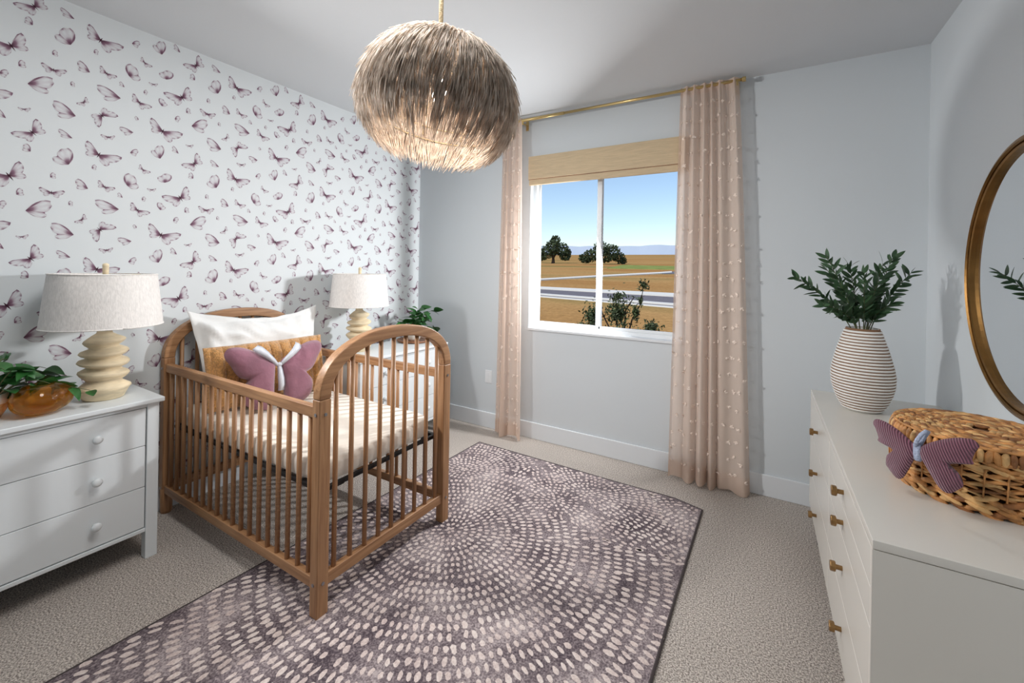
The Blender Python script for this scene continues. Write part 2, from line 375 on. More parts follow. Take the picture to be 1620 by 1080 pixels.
# window: sill, vinyl frame, sashes, panes
win = tag(bpy.data.objects.new('window_1', None), kind='structure'); C.objects.link(win); win.location = (WX0, 0.0, WZ0)
MB().box(WX0 - 0.002, WX1 + 0.002, -0.014, 0.055, WZ0 - 0.004, WZ0 + 0.018).build('window_sill', M['trim'], win, bevel=0.003)
fy0, fy1 = 0.055, 0.12
fr = MB(); fw = 0.034
fr.box(WX0, WX0 + fw, fy0, fy1, WZ0, WZ1); fr.box(WX1 - fw, WX1, fy0, fy1, WZ0, WZ1)
fr.box(WX0 + fw, WX1 - fw, fy0, fy1, WZ0, WZ0 + 0.045); fr.box(WX0 + fw, WX1 - fw, fy0, fy1, WZ1 - 0.04, WZ1)
fr.build('window_frame', M['vinyl'], win, bevel=0.004)
MX = 1.872
for i, (a, b, yy) in enumerate(((WX0 + fw, MX + 0.022, 0.088), (MX - 0.022, WX1 - fw, 0.070))):
    s = MB(); z0, z1 = WZ0 + 0.045, WZ1 - 0.04; q = 0.024
    ql, qr = (q, .040) if i == 0 else (.040, q)
    s.box(a, a + ql, yy, yy + 0.016, z0, z1); s.box(b - qr, b, yy, yy + 0.016, z0, z1)
    s.box(a + q, b - q, yy, yy + 0.016, z0, z0 + q); s.box(a + q, b - q, yy, yy + 0.016, z1 - q, z1)
    so = s.build('sash', M['vinyl'], win, bevel=0.003)
    MB().box(a + q - 0.004, b - q + 0.004, yy + 0.006, yy + 0.010, z0 + q - 0.004, z1 - q + 0.004).build('pane', M['pane'], so)

# wall outlet
ot = thing('wall_outlet', 'white electrical outlet low on wall beside the left curtain', 'outlet', (0.873, 0, 0.46))
MB().box(0.838, 0.908, -0.006, 0, 0.402, 0.518).build('cover_plate', M['plate'], ot, bevel=0.003)
for zc in (0.435, 0.485): MB().box(0.856, 0.890, -0.008, -0.006, zc - 0.016, zc + 0.016).build('socket', M['plate'], ot, bevel=0.002)

# ------------------------------------------------------------------ wallpaper print (flat ink on the left wall)
def wallpaper():
    Zp = lambda zx, zy: (lambda p: np.array([p.y, p.z]))(at(130 + zx / 4.907, 220 + zy / 4.907, 'x', 0.0))
    opens = [((130,120),(45,15),(302,140)), ((470,235),(452,196),(532,255)), ((175,370),(132,318),(257,378)), ((430,550),(388,490),(525,568)),
             ((760,455),(622,440),(805,370)), ((140,705),(118,795),(262,690)), ((190,860),(128,850),(237,842)), ((540,392),(503,382),(572,383)),
             ((612,742),(528,656),(762,735)), ((960,550),(903,518),(1022,538)), ((870,190),(772,196),(886,110)), ((830,52),(803,42),(862,44)),
             ((1105,710),(1068,726),(1114,677))]
    sides = [((605,152),(560,52),.45), ((372,105),(440,112),.5), ((748,112),(690,65),.28), ((74,226),(118,220),.6), ((350,362),(436,312),.75),
             ((640,338),(622,262),.7), ((862,306),(820,272),.5), ((1042,378),(980,292),.58), ((314,454),(268,426),.33), ((463,470),(499,468),.7),
             ((285,545),(100,530),.34), ((605,550),(630,500),.55), ((795,568),(832,545),.5), ((705,632),(752,634),.65), ((424,685),(389,680),.6),
             ((382,792),(278,802),.34), ((836,664),(968,658),.42), ((1066,806),(948,784),.40), ((1062,216),(988,182),.26), ((955,458),(985,444),.55),
             ((1136,522),(1066,488),.40), ((1042,622),(1066,612),.65)]
    verts, faces, ink = [], [], []
    def patch(P0, nt, nr, rfun, phi, ifun, clipfn):
        k = len(verts); vals = []
        for i in range(nr + 1):
            s = i / nr
            for j in range(nt + 1):
                t = j / nt; r = rfun(t) * s; a = phi(t)
                verts.append((P0[0] + r * math.cos(a), P0[1] + r * math.sin(a))); ink.append(ifun(t, s) * .96)
        for i in range(nr):
            for j in range(nt):
                a = k + i * (nt + 1) + j; faces.append((a, a + 1, a + nt + 2, a + nt + 1))
    def lerp_prof(prof):
        ts, rs = zip(*prof); return lambda t: float(np.interp(t, ts, rs))
    wing = lerp_prof([(0, .30), (.05, .80), (.11, 1.04), (.2, 1.0), (.3, .88), (.42, .72), (.5, .60), (.58, .68), (.72, .72), (.85, .58), (1, .25)])
    pid = 0
    def draw_open(B, L, R):
        B, L, R = map(np.asarray, (B, L, R)); aL = math.atan2(*(L - B)[::-1]); aR = math.atan2(*(R - B)[::-1])
        dlt = (aR - aL + PI) % (2 * PI) - PI           # signed angle left -> right
        sgn = -1 if dlt > 0 else 1
        for ang, tip, sg in ((aL, L, sgn), (aR, R, -sgn)):
            ln = float(np.hypot(*(tip - B))); big = ln > 0.05
            def ifn(t, s, big=big):
                core = 1.0 * math.exp(-(s / .50) ** 2.6)
                edge = max(0, (s - .80) / .2) * (.85 if t < .22 else .45 + .4 * math.cos(t * 40))
                lead = .65 * max(0, 1 - abs(t - .06) / .05)
                vein = .26 * (.5 + .5 * math.cos(t * 2 * PI * 7)) * s
                return min(1, max(core, edge, lead, .08 + vein))
            patch(B, 18 if big else 12, 6 if big else 4, lambda t: wing(t) * ln, lambda t: ang + sg * (-.20 + 1.85 * t), ifn, None)
        # body
        ln = float(np.hypot(*(L - B))); mid = (aL + dlt / 2)
        d = np.array([math.cos(mid), math.sin(mid)]); n = np.array([-d[1], d[0]]) * .05 * ln
        k = len(verts)
        for p in (B + d * .2 * ln, B + n, B - d * .3 * ln, B - n): verts.append(tuple(p)); ink.append(1.0)
        faces.append((k, k + 1, k + 2, k + 3))
    fan = lerp_prof([(0, .22), (.08, .58), (.16, .92), (.25, 1.08), (.31, 1.0), (.37, 1.02), (.45, .90), (.52, .84), (.60, .64), (.67, .78), (.76, .76), (.87, .62), (1, .25)])
    def draw_side(B, F, ha, flip):
        B, F = np.asarray(B), np.asarray(F); ln = float(np.hypot(*(F - B))); a0 = math.atan2(*(F - B)[::-1]); big = ln > .06
        def ifn(t, s):
            core = 1.0 * math.exp(-(s / .42) ** 2.4) * (1 if t < .62 else .7)
            line = max(1.0 * max(0, 1 - abs(t - .10) / .10), .8 * max(0, 1 - abs(t - .60) / .05) * min(1, s * 1.6), .6 * max(0, 1 - abs(t - .95) / .06))
            rim = max(0, (s - .82) / .18) * (.45 + .35 * math.sin(t * 34))
            return min(1, max(core, line, rim, .06 + .20 * s * (.5 + .5 * math.cos(t * 2 * PI * 6))))
        sg = -1 if flip else 1
        patch(B, 24 if big else 14, 6 if big else 4, lambda t: fan(t) * ln, lambda t: a0 + sg * min(1.5, ha * 1.9 + .12) * (2 * t - 1), ifn, None)
    PY, PZ = 0.6705, 0.602
    ops = [tuple(Zp(*q) for q in o) for o in opens]; sds = [(Zp(*a), Zp(*b), h, (b[0] > a[0])) for a, b, h in sides]
    for iy in range(-3, 4):
        for iz in range(-3, 2):
            D = np.array([iy * PY, iz * PZ])
            for b, l, r in ops:
                p = b + D
                if -4.2 < p[0] < .05 and .2 < p[1] < 2.8: draw_open(b + D, l + D, r + D)
            for b, f, h, fl in sds:
                p = b + D
                if -4.2 < p[0] < .05 and .2 < p[1] < 2.8: draw_side(b + D, f + D, h, fl)
    V = [(0.0006, min(-.002, y), min(RH - .002, max(bh + .002, z))) for y, z in verts]
    me = bpy.data.meshes.new('butterfly_print'); me.from_pydata(V, [], faces); me.update()
    at_ = me.attributes.new('ink', 'FLOAT', 'POINT'); at_.data.foreach_set('value', ink)
    me.materials.append(attr_mix('butterfly_ink', PAPER, srgb(72, 24, 50), 'ink', 0.6))
    o = bpy.data.objects.new('butterfly_print', me); C.objects.link(o); o.parent = wall_left
    tag(o, 'plum watercolour butterflies printed on the wallpaper', kind='stuff')
wallpaper()

# ------------------------------------------------------------------ outside
def gz(y): return GZ0 + GM * y
def outside():
    ys = [0.6, 3, 8, 15, 25, 40, 60, 90, 130, 190, 280, 400, 600, 900, 1400]; xs = [-1400, -700, -350, -180, -90, -50, -30, -15, -5, 5, 20, 60, 150, 400]
    mb = MB(); vs_ = []
    for y in ys:
        for x in xs: vs_.append((x, y, gz(y)))
    n = len(xs)
    mb.add(vs_, [(i * n + j, i * n + j + 1, (i + 1) * n + j + 1, (i + 1) * n + j) for i in range(len(ys) - 1) for j in range(n - 1)])
    struct(mb, 'ground', M['field'])
    def strip(name, root, a0, a1, b0, b1, mat, lift=0.03, ext=80):
        A0, A1, B0, B1 = [on_ground(*q) for q in (a0, a1, b0, b1)]
        da = (A1 - A0).normalized(); db = (B1 - B0).normalized()
        P = [A0 - da * ext, A1 + da * ext, B1 + db * ext, B0 - db * ext]
        m = MB(); lo = [(p.x, p.y, gz(p.y) - .05) for p in P]; hi = [(p.x, p.y, gz(p.y) + lift) for p in P]
        m.loft([lo, hi]); return m.build(name, mat, root)
    g0 = on_ground(960, 468); road = thing('road', 'grey asphalt road with pale kerbs crossing the dry field', 'road', (g0.x, g0.y, gz(g0.y)))
    strip('asphalt', road, (853, 467.5), (1076, 485.5), (853, 456.5), (1076, 469.5), M['asphalt'], .03)
    strip('kerb', road, (853, 466.8), (1076, 484.6), (853, 465.6), (1076, 482.8), M['concrete'], .16)
    strip('footpath', road, (853, 469.8), (1076, 488.3), (853, 468.2), (1076, 486.2), M['concrete'], .05)
    strip('kerb', road, (853, 457.6), (1076, 470.6), (853, 456.0), (1076, 468.4), M['concrete'], .16)
    strip('footpath', road, (853, 455.0), (1076, 466.6), (853, 453.4), (1076, 464.4), M['concrete'], .05)
    # second, bending road farther off
    g1 = on_ground(1000, 436); road2 = thing('side_road', 'farther side road with one long pale kerb in the field', 'road', (g1.x, g1.y, gz(g1.y)))
    pts = [(800, 447.2), (853, 444.2), (950, 438.4), (1047, 433.2), (1063, 432.0)]
    m = MB(); near = [on_ground(u, v) for u, v in pts]; far = [on_ground(u, v - 2.0) for u, v in pts]
    m.loft([[(a.x, a.y, gz(a.y) - .05), (a.x, a.y, gz(a.y) + .2), (b.x, b.y, gz(b.y) + .2), (b.x, b.y, gz(b.y) - .05)] for a, b in zip(near, far)])
    m.build('kerb', M['concrete'], road2)
    A = [on_ground(*q) for q in ((1047, 433.5), (1110, 433.0), (1110, 429.0), (1055, 430.2))]
    MB().loft([[(p.x, p.y, gz(p.y) - .05) for p in A], [(p.x, p.y, gz(p.y) + .1) for p in A]]).build('asphalt', M['asphalt'], road2)
    A = [on_ground(*q) for q in ((960, 424.6), (1100, 427.5), (1100, 422.0), (985, 419.2))]
    m = MB().loft([[(p.x, p.y, gz(p.y) - .05) for p in A], [(p.x, p.y, gz(p.y) + .12) for p in A]])
    tag(m.build('green_meadow', M['green_grass']), 'patch of green grass right of the domed oak', 'grass', kind='stuff')
    # far hills
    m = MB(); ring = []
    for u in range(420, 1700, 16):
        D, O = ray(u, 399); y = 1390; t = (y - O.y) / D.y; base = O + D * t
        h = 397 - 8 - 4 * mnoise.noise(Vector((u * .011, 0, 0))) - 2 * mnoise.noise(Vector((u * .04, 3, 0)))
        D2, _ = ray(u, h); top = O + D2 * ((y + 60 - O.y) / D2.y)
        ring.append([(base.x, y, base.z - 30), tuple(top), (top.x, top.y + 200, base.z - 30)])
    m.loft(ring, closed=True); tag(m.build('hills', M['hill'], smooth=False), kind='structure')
    # oaks
    def oak(u, v, crown, label, seed, tw=2.0):
        r = np.random.default_rng(seed); base = on_ground(u, v); base.z = gz(base.y)
        fwd = Vector((-math.sin(CAM['yaw']), math.cos(CAM['yaw']), 0)); right = Vector((math.cos(CAM['yaw']), math.sin(CAM['yaw']), 0))
        k = (base - Vector((CAM['X'], CAM['Y'], base.z))).dot(fwd) / CAM['f']
        root = thing('oak_tree', label, 'tree', base)
        tb = MB(); tb.tube([(0, 0, -.6), (.05 * tw, 0, 6 * k), (-.1 * tw, .1, 16 * k)], [4.2 * k * .8, 2.8 * k * .8, 1.6 * k], 7)
        for q in range(5):
            a = q * 1.3; tb.tube([(0, 0, 8 * k), (math.cos(a) * 8 * k, math.sin(a) * 8 * k, 20 * k)], [1.6 * k, .6 * k], 5)
        tb.build('trunk', M['bark'], root, world=False)
        lf = MB()
        for (du, dv, ru, rv) in crown:
            c = right * (du * k) + Vector((0, 0, dv * k)); nl = int(60 + ru * rv * 2.2)
            for _ in range(nl):
                d = r.normal(size=3); d /= np.linalg.norm(d); rad = r.uniform(.55, 1.05)
                p = c + right * float(d[0] * ru * k * rad) + fwd * float(d[1] * ru * k * rad) + Vector((0, 0, float(d[2] * rv * k * rad)))
                s = k * r.uniform(.9, 2.0); a = Vector(r.normal(size=3)).normalized() * s; b = a.orthogonal().normalized() * s
                lf.add([p - a, p + b, p + a, p - b], [(0, 1, 2, 3)])
        tag(lf.build('crown', M['oak'], root, world=False), kind='stuff')
    oak(875, 416.5, [(0, 26, 12, 12), (-10, 18, 13, 11), (12, 22, 12, 11), (19, 12, 9, 8), (3, 37, 8, 7), (-18, 12, 8, 8), (22, 18, 6, 8)], 'open-crowned dark oak with visible trunk, left in the window', 3)
    oak(838, 414.5, [(0, 16, 12, 12), (8, 10, 7, 8), (6, 22, 6, 6)], 'dark oak half hidden behind the left window jamb', 4)
    oak(951, 418.0, [(0, 24, 14, 12), (-16, 14, 12, 10), (16, 20, 13, 12), (28, 11, 9, 9), (-30, 10, 6, 6), (8, 12, 16, 9), (-24, 6, 8, 5), (34, 6, 6, 6)], 'broad domed dark oak behind the window mullion', 5)
    # young tree right below the window
    r = np.random.default_rng(11); yb = 4.6
    b0 = at(985, 520, 'y', yb); root = thing('young_tree', 'leafy young tree top rising just outside the window', 'tree', (b0.x, yb, gz(yb)))
    L = lambda u, v, dy=0.0: at(u, v, 'y', yb + dy) - root.location
    tb = MB(); g = Vector((0, 0, -.1)); fork = L(985, 560)
    tb.tube([g, fork], [.045, .03], 7)
    limbs = [[fork, L(975, 510), L(975, 462)], [fork, L(940, 520), L(925, 492)], [fork, L(1000, 505), L(1014, 480), L(1018, 450)], [fork, L(1020, 525), L(1035, 505)], [fork, L(955, 500), L(945, 475)], [fork, L(990, 490), L(1003, 470)]]
    for l_ in limbs: tb.tube(l_, [.02, .014, .008, .006][:len(l_)], 5)
    tb.build('branches', M['bark'], root, world=False)
    lf = MB()
    for (u, v, ru, rv, n_) in [(978, 495, 22, 24, 520), (978, 468, 10, 9, 90), (938, 500, 15, 22, 300), (918, 520, 10, 9, 90), (1018, 451, 8, 8, 90), (1013, 475, 5, 9, 30), (1030, 518, 16, 12, 220), (1006, 495, 8, 16, 120), (960, 540, 36, 22, 500), (1015, 545, 30, 16, 260)]:
        kk = (L(u + 1, v) - L(u, v)).length
        for _ in range(int(n_ * 2.2)):
            d = r.normal(size=3); d /= np.linalg.norm(d); rad = abs(r.normal()) * .62
            p = L(u + d[0] * ru * rad, v + d[2] * rv * rad, d[1] * ru * kk * rad)
            a = Vector(r.normal(size=3)).normalized() * kk * r.uniform(2.0, 3.6); b = a.orthogonal().normalized() * a.length * .42
            lf.add([p - a, p + b, p + a, p - b], [(0, 1, 2, 3)])
    tag(lf.build('foliage', M['shrub'], root, world=False), kind='stuff')
outside()

# ------------------------------------------------------------------ rug
RUGZ = 0.010
def rug():
    out = [(1.015, -0.335), (1.6, -0.352), (2.2, -0.372), (2.55, -0.375), (2.715, -0.425), (2.70, -1.2), (2.69, -2.0), (2.69, -3.0), (0.93, -3.0), (0.965, -2.0), (0.995, -1.0)]
    root = thing('area_rug', 'plum and blush dabbed area rug under the crib', 'rug', (1.8, -1.7, 0))
    MB().loft([[(x, y, .0) for x, y in out], [(x, y, RUGZ) for x, y in out]]).build('pile', M['rug_ground'], root)
    e = MB(); n = len(out); cx, cy = 1.83, -1.7
    for i in range(n):
        a, b = out[i], out[(i + 1) % n]; e.tube([(a[0], a[1], .006), (b[0], b[1], .006)], .0065, 6)
    e.build('binding', M['rug_edge'], root)
    fl = lambda u, v: at(u, v, 'z', RUGZ).xy
    cents = [(fl(712, 838), 0.00), (fl(880, 792), 0.42), (fl(735, 742), 0.42), (fl(1130, 792), 0.50), (fl(640, 930), .0)]
    cents = [(Vector(c), w) for c, w in cents[:4]] + [(Vector((2.05, -0.62)), .46)]
    def inside(p):
        c = False
        for i in range(n):
            (x1, y1), (x2, y2) = out[i], out[(i + 1) % n]
            if (y1 > p[1]) != (y2 > p[1]) and p[0] < (x2 - x1) * (p[1] - y1) / (y2 - y1) + x1: c = not c
        return c
    r = np.random.default_rng(5); m = MB()
    for ci, (c, w) in enumerate(cents):
        R = .02
        while R < 2.9:
            dr = (.034 + .024 * min(R, 1.2)) if ci == 0 else (.034 + .014 * min(R, 1.0))
            nn = max(5, int(2 * PI * R / (.0270 + .006 * min(R, 1.0) + .003 * r.uniform()))); ph = r.uniform(0, 6.28)
            for k in range(nn):
                a = ph + 2 * PI * (k + r.normal() * .06) / nn; p = c + Vector((math.cos(a), math.sin(a))) * (R + r.normal() * .004)
                if not (inside(p) and inside((p.x + .016, p.y)) and inside((p.x - .016, p.y)) and inside((p.x, p.y + .016))): continue
                wob = .05 * mnoise.noise(Vector((p.x * 4, p.y * 4, ci)))
                best = min(range(len(cents)), key=lambda q: (p - cents[q][0]).length + cents[q][1] + (wob if q == ci else 0))
                if best != ci or r.uniform() < .04: continue
                el = dr * .40 * r.uniform(.75, 1.12); wd = (.0098 + .002 * min(R, 1.0)) * r.uniform(.70, 1.15)
                da = a + r.normal() * .12; ux = Vector((math.cos(da), math.sin(da))); uy = Vector((-ux.y, ux.x))
                vs_ = []
                for j in range(9):
                    t = 2 * PI * j / 9; q = p + ux * math.cos(t) * el * r.uniform(.8, 1.12) + uy * math.sin(t) * wd * r.uniform(.75, 1.2); vs_.append((q.x, q.y, RUGZ + .0008))
                m.add(vs_, [tuple(range(9))])
            R += dr
    tag(m.build('dab_pattern', M['rug_dab'], root), 'blush dabs in fanning rings', kind='stuff')
rug()

# ------------------------------------------------------------------ crib
def crib():
    X0, X1 = 0.020, 1.485; YN, YF = -2.145, -1.312; pt = 0.048; pw = 0.055; ZJ, ZA = 0.895, 1.155
    z0 = RUGZ
    root = thing('crib', 'beech crib with arched spindle ends standing on the rug', 'crib', (0.75, -1.73, 0))
    bz, bx, by = M['beech_z'], M['beech_x'], M['beech_y']
    yc = (YN + YF) / 2; a = (YF - YN) / 2
    def arch(x, mat, lab):
        mb = MB(); rings = []; ex = 2 / 2.25
        def P(t, off):
            c, s = math.cos(t), math.sin(t)
            aa, bb = a - off, (ZA - ZJ) - off
            return (yc - aa * math.copysign(abs(c) ** ex, c), ZJ + bb * abs(s) ** ex)
        for i in range(33):
            t = PI * i / 32; o_ = P(t, 0); i_ = P(t, pw)
            rings.append([(x, o_[0], o_[1]), (x + pt, o_[0], o_[1]), (x + pt, i_[0], i_[1]), (x, i_[0], i_[1])])
        mb.loft(rings); o = mb.build('arch', mat, root, bevel=0.006); return P
    def ynorm(P, y):
        best = None
        for i in range(400):
            p = P(PI * i / 399, pw)
            if best is None or abs(p[0] - y) < abs(best[0] - y): best = p
        return best[1]
    dow = {}
    def dowel(r, L):
        k = (r, round(L, 3))
        if k not in dow: dow[k] = MB().tube([(0, 0, 0), (0, 0, L)], r, 10).mesh('slat', bz, True)
        return dow[k]
    loc = root.location
    for side, x in (('foot', X1 - pt), ('head', X0)):
        P = arch(x, by, side)
        for y0 in (YN, YF - pw):
            p = MB().box(x, x + pt, y0, y0 + pw, .14 if side == 'head' else z0, ZJ).build('post', bz, root, bevel=0.005)
            if side == 'head':
                MB().lathe([(.026, 0.0), (.029, .02), (.029, .145)], (x + .030, y0 + pw / 2, 0), 20).build('foot', bz, p, smooth=True)
            # bolts, one on the outer face and one on the side
            sgn = -1 if y0 == YN else 1
            ys = y0 if sgn < 0 else y0 + pw
            xf = x + pt if side == 'foot' else x
            for zc in (.835, .145):
                MB().tube([(x + pt * .5, ys, zc), (x + pt * .5, ys + sgn * .003, zc)], .007, 12).build('bolt', M['steel'], p)
                if side == 'foot': MB().tube([(xf - .001, y0 + pw / 2, zc), (xf + .003, y0 + pw / 2, zc)], .007, 12).build('bolt', M['steel'], p)
        MB().box(x + .008, x + pt - .008, YN + pw, YF - pw, .120, .170).build('lower_rail', by, root, bevel=0.004)
        ya, yb = YN + pw, YF - pw
        for i in range(9):
            y = ya + (i + .5) * (yb - ya) / 9
            zt = ynorm(P, y) + .006
            put('slat', dowel(.0108, zt - .165), Vector((x + pt / 2, y, .165)) - loc, root)
    for y0 in (YN + .008, YF - .008 - .032):
        MB().box(X0 + pt, X1 - pt, y0, y0 + .032, .815, .862).build('side_rail', bx, root, bevel=0.004)
        MB().box(X0 + pt, X1 - pt, y0, y0 + .032, .118, .164).build('side_rail', bx, root, bevel=0.004)
        for i in range(18):
            x = X0 + pt + (i + .55) * (X1 - X0 - 2 * pt) / 18.1
            put('slat', dowel(.0108, .66), Vector((x, y0 + .016, .160)) - loc, root)
    # sprung mattress support: dark steel frame with slender cross bars and corner brackets
    f = MB(); xa, xb, ya, yb = X0 + pt + .012, X1 - pt - .012, YN + pw + .005, YF - pw - .005
    for (p, q) in (((xa, ya), (xb, ya)), ((xb, ya), (xb, yb)), ((xb, yb), (xa, yb)), ((xa, yb), (xa, ya))):
        if p[0] == q[0]: f.box(p[0] - .01, p[0] + .01, min(p[1], q[1]), max(p[1], q[1]), .487, .502)
        else: f.box(min(p[0], q[0]), max(p[0], q[0]), p[1] - .01, p[1] + .01, .487, .502)
    for i in range(1, 9): x = xa + (xb - xa) * i / 9; f.box(x - .004, x + .004, ya, yb, .490, .498)
    f.build('mattress_support', M['dark_metal'], root)
    for x, s in ((xa, 1), (xb, -1)):
        for y, q in ((ya, 1), (yb, -1)):
            MB().add([(x, y, .478), (x + s * .11, y, .478), (x, y + q * .11, .478), (x, y, .484), (x + s * .11, y, .484), (x, y + q * .11, .484)],
                     [(0, 1, 2), (3, 5, 4), (0, 3, 4, 1), (1, 4, 5, 2), (2, 5, 3, 0)]).build('corner_bracket', M['dark_metal'], root)
crib()

def mattress():
    xa, xb, ya, yb, za, zb = 0.085, 1.42, -2.083, -1.372, 0.503, 0.603
    mb = MB(); nx, ny = 60, 34; V = []; idx = {}
    R = .045
    rings = []
    # superellipse cross-section loft from bottom to top
    prof = [(0.93, za), (.985, za + .008), (1.0, za + .03), (1.0, zb - .03), (.985, zb - .008), (.95, zb)]
    n = 96; cx, cy, hx, hy = (xa + xb) / 2, (ya + yb) / 2, (xb - xa) / 2, (yb - ya) / 2
    for s, z in prof:
        ring = []
        for j in range(n):
            t = 2 * PI * j / n; c, si = math.cos(t), math.sin(t)
            x = cx + (hx - (1 - s) * .3) * math.copysign(abs(c) ** .16, c); y = cy + (hy - (1 - s) * .3) * math.copysign(abs(si) ** .16, si)
            w = .004 * mnoise.noise(Vector((x * 14, y * 14, z * 20)))
            ring.append((x + w * (c), y + w * si, z + (.003 * mnoise.noise(Vector((x * 9, y * 9, 1))) if z > za + .05 else 0)))
        rings.append(ring)
    mb.loft(rings)
    o = mb.build('crib_mattress', M['sheet'], smooth=True)
    o.modifiers.new('es', 'EDGE_SPLIT').split_angle = math.radians(50)
    tag(o, 'thin cream-sheeted mattress lying inside the crib', 'mattress')
mattress()

def cushion(name, w, h, t, mat, M4, label, cat, group=None, flange=0.0, wr=0.012, seed=0, ribs=0, nu=44, nv=34, corner=.06, sag=0.0, taper=0.0):
    mb = MB(); V = []; F = []
    def pt(i, j, sgn):
        u = -1 + 2 * i / nu; v = -1 + 2 * j / nv
        fu = flange / (w / 2); fv = flange / (h / 2)
        uu = min(1, abs(u) / (1 - fu)); vv = min(1, abs(v) / (1 - fv))
        th = t / 2 * (max(0, 1 - uu ** 3.0) ** .55) * (max(0, 1 - vv ** 3.0) ** .55)
        pin = 1 - corner * ((1 - abs(v) ** 2) if True else 0) * abs(u) ** 2
        pin2 = 1 - corner * (1 - abs(u) ** 2) * abs(v) ** 2
        x = u * w / 2 * pin * (1 - taper * (1 - v) / 2); z = v * h / 2 * pin2 - sag * (1 - u * u) * max(0, v)
        nz = mnoise.noise(Vector((u * 2.6 + seed, v * 2.6, sgn * 3))) + .5 * mnoise.noise(Vector((u * 6 + seed, v * 6 + u * 3, sgn * 3)))
        th2 = th + wr * nz * min(1, th / (t * .2) + .15)
        if ribs: th2 += .020 * (abs(math.sin(u * PI * ribs / 2)) ** .45 - .5) * min(1, th / (t * .25))
        return (x, sgn * max(th2, .0012) + .5 * wr * mnoise.noise(Vector((u * 3 + seed, v * 3, 9))), z + .4 * wr * nz)
    for sgn in (-1, 1):
        k = len(V)
        for j in range(nv + 1):
            for i in range(nu + 1): V.append(pt(i, j, sgn))
        for j in range(nv):
            for i in range(nu):
                a = k + j * (nu + 1) + i; q = (a, a + 1, a + nu + 2, a + nu + 1); F.append(q if sgn < 0 else q[::-1])
    N = (nu + 1) * (nv + 1)
    edge = [i for i in range(nu)] + [nu + (nu + 1) * j for j in range(nv)] + [nv * (nu + 1) + i for i in range(nu, 0, -1)] + [(nu + 1) * j for j in range(nv, 0, -1)]
    for a, b in zip(edge, edge[1:] + edge[:1]): F.append((b, a, a + N, b + N))
    mb.add(V, F); me = mb.mesh(name, mat, True); o = bpy.data.objects.new(name, me); C.objects.link(o); o.matrix_world = M4
    return tag(o, label, cat, group)
def frame(c, yaw, tilt, roll=0.0):      # local -Y faces the viewer, Z up
    return Matrix.Translation(c) @ Matrix.Rotation(yaw, 4, 'Z') @ Matrix.Rotation(tilt, 4, 'X') @ Matrix.Rotation(roll, 4, 'Y')
# crib cushions face +x (towards the foot end); yaw 90deg turns local -Y to +X
cushion('white_pillow', 0.80, 0.56, 0.15, M['white_linen'], frame((0.205, -1.665, 0.885), math.radians(86), math.radians(-15), math.radians(1)),
        'large white linen pillow leaning on the crib headboard', 'pillow', flange=0.035, wr=.032, seed=3, corner=.05, sag=.055, taper=.17)
cushion('ochre_pillow', 0.69, 0.36, 0.11, M['ochre_plush'], frame((0.395, -1.722, 0.792), math.radians(84), math.radians(-14)),
        'ochre ribbed plush lumbar cushion behind the butterfly pillow', 'pillow', wr=.006, seed=8, ribs=11, nu=110, nv=26, corner=.02)

def wing_mesh(outline, center, T, name, mat, nr=10, refine=4, wr=.004, seed=0, flat=None):
    # outline: closed star-shaped list of (x,z) about center; inflated on both sides (y)
    P = []
    n0 = len(outline)
    for i in range(n0):
        p0, p1, p2, p3 = [np.array(outline[(i + k) % n0], float) for k in (-1, 0, 1, 2)]
        for s in range(refine):
            t = s / refine
            P.append(.5 * ((2 * p1) + (-p0 + p2) * t + (2 * p0 - 5 * p1 + 4 * p2 - p3) * t * t + (-p0 + 3 * p1 - 3 * p2 + p3) * t ** 3))
    c = np.array(center, float); n = len(P); mb = MB()
    for sgn in (-1, 1):
        rings = []
        for i in range(nr + 1):
            s = (i + .001) / nr
            ring = []
            for p in P:
                q = c + (p - c) * s; th = T / 2 * math.sqrt(max(0, 1 - s ** 2.6)) + wr * mnoise.noise(Vector((q[0] * 16 + seed, q[1] * 16, sgn * 2))) * (1 - s)
                ring.append((q[0], sgn * max(th, .0008), q[1]))
            rings.append(ring if sgn > 0 else ring[::-1])
        mb.loft(rings, True, False)
    return mb
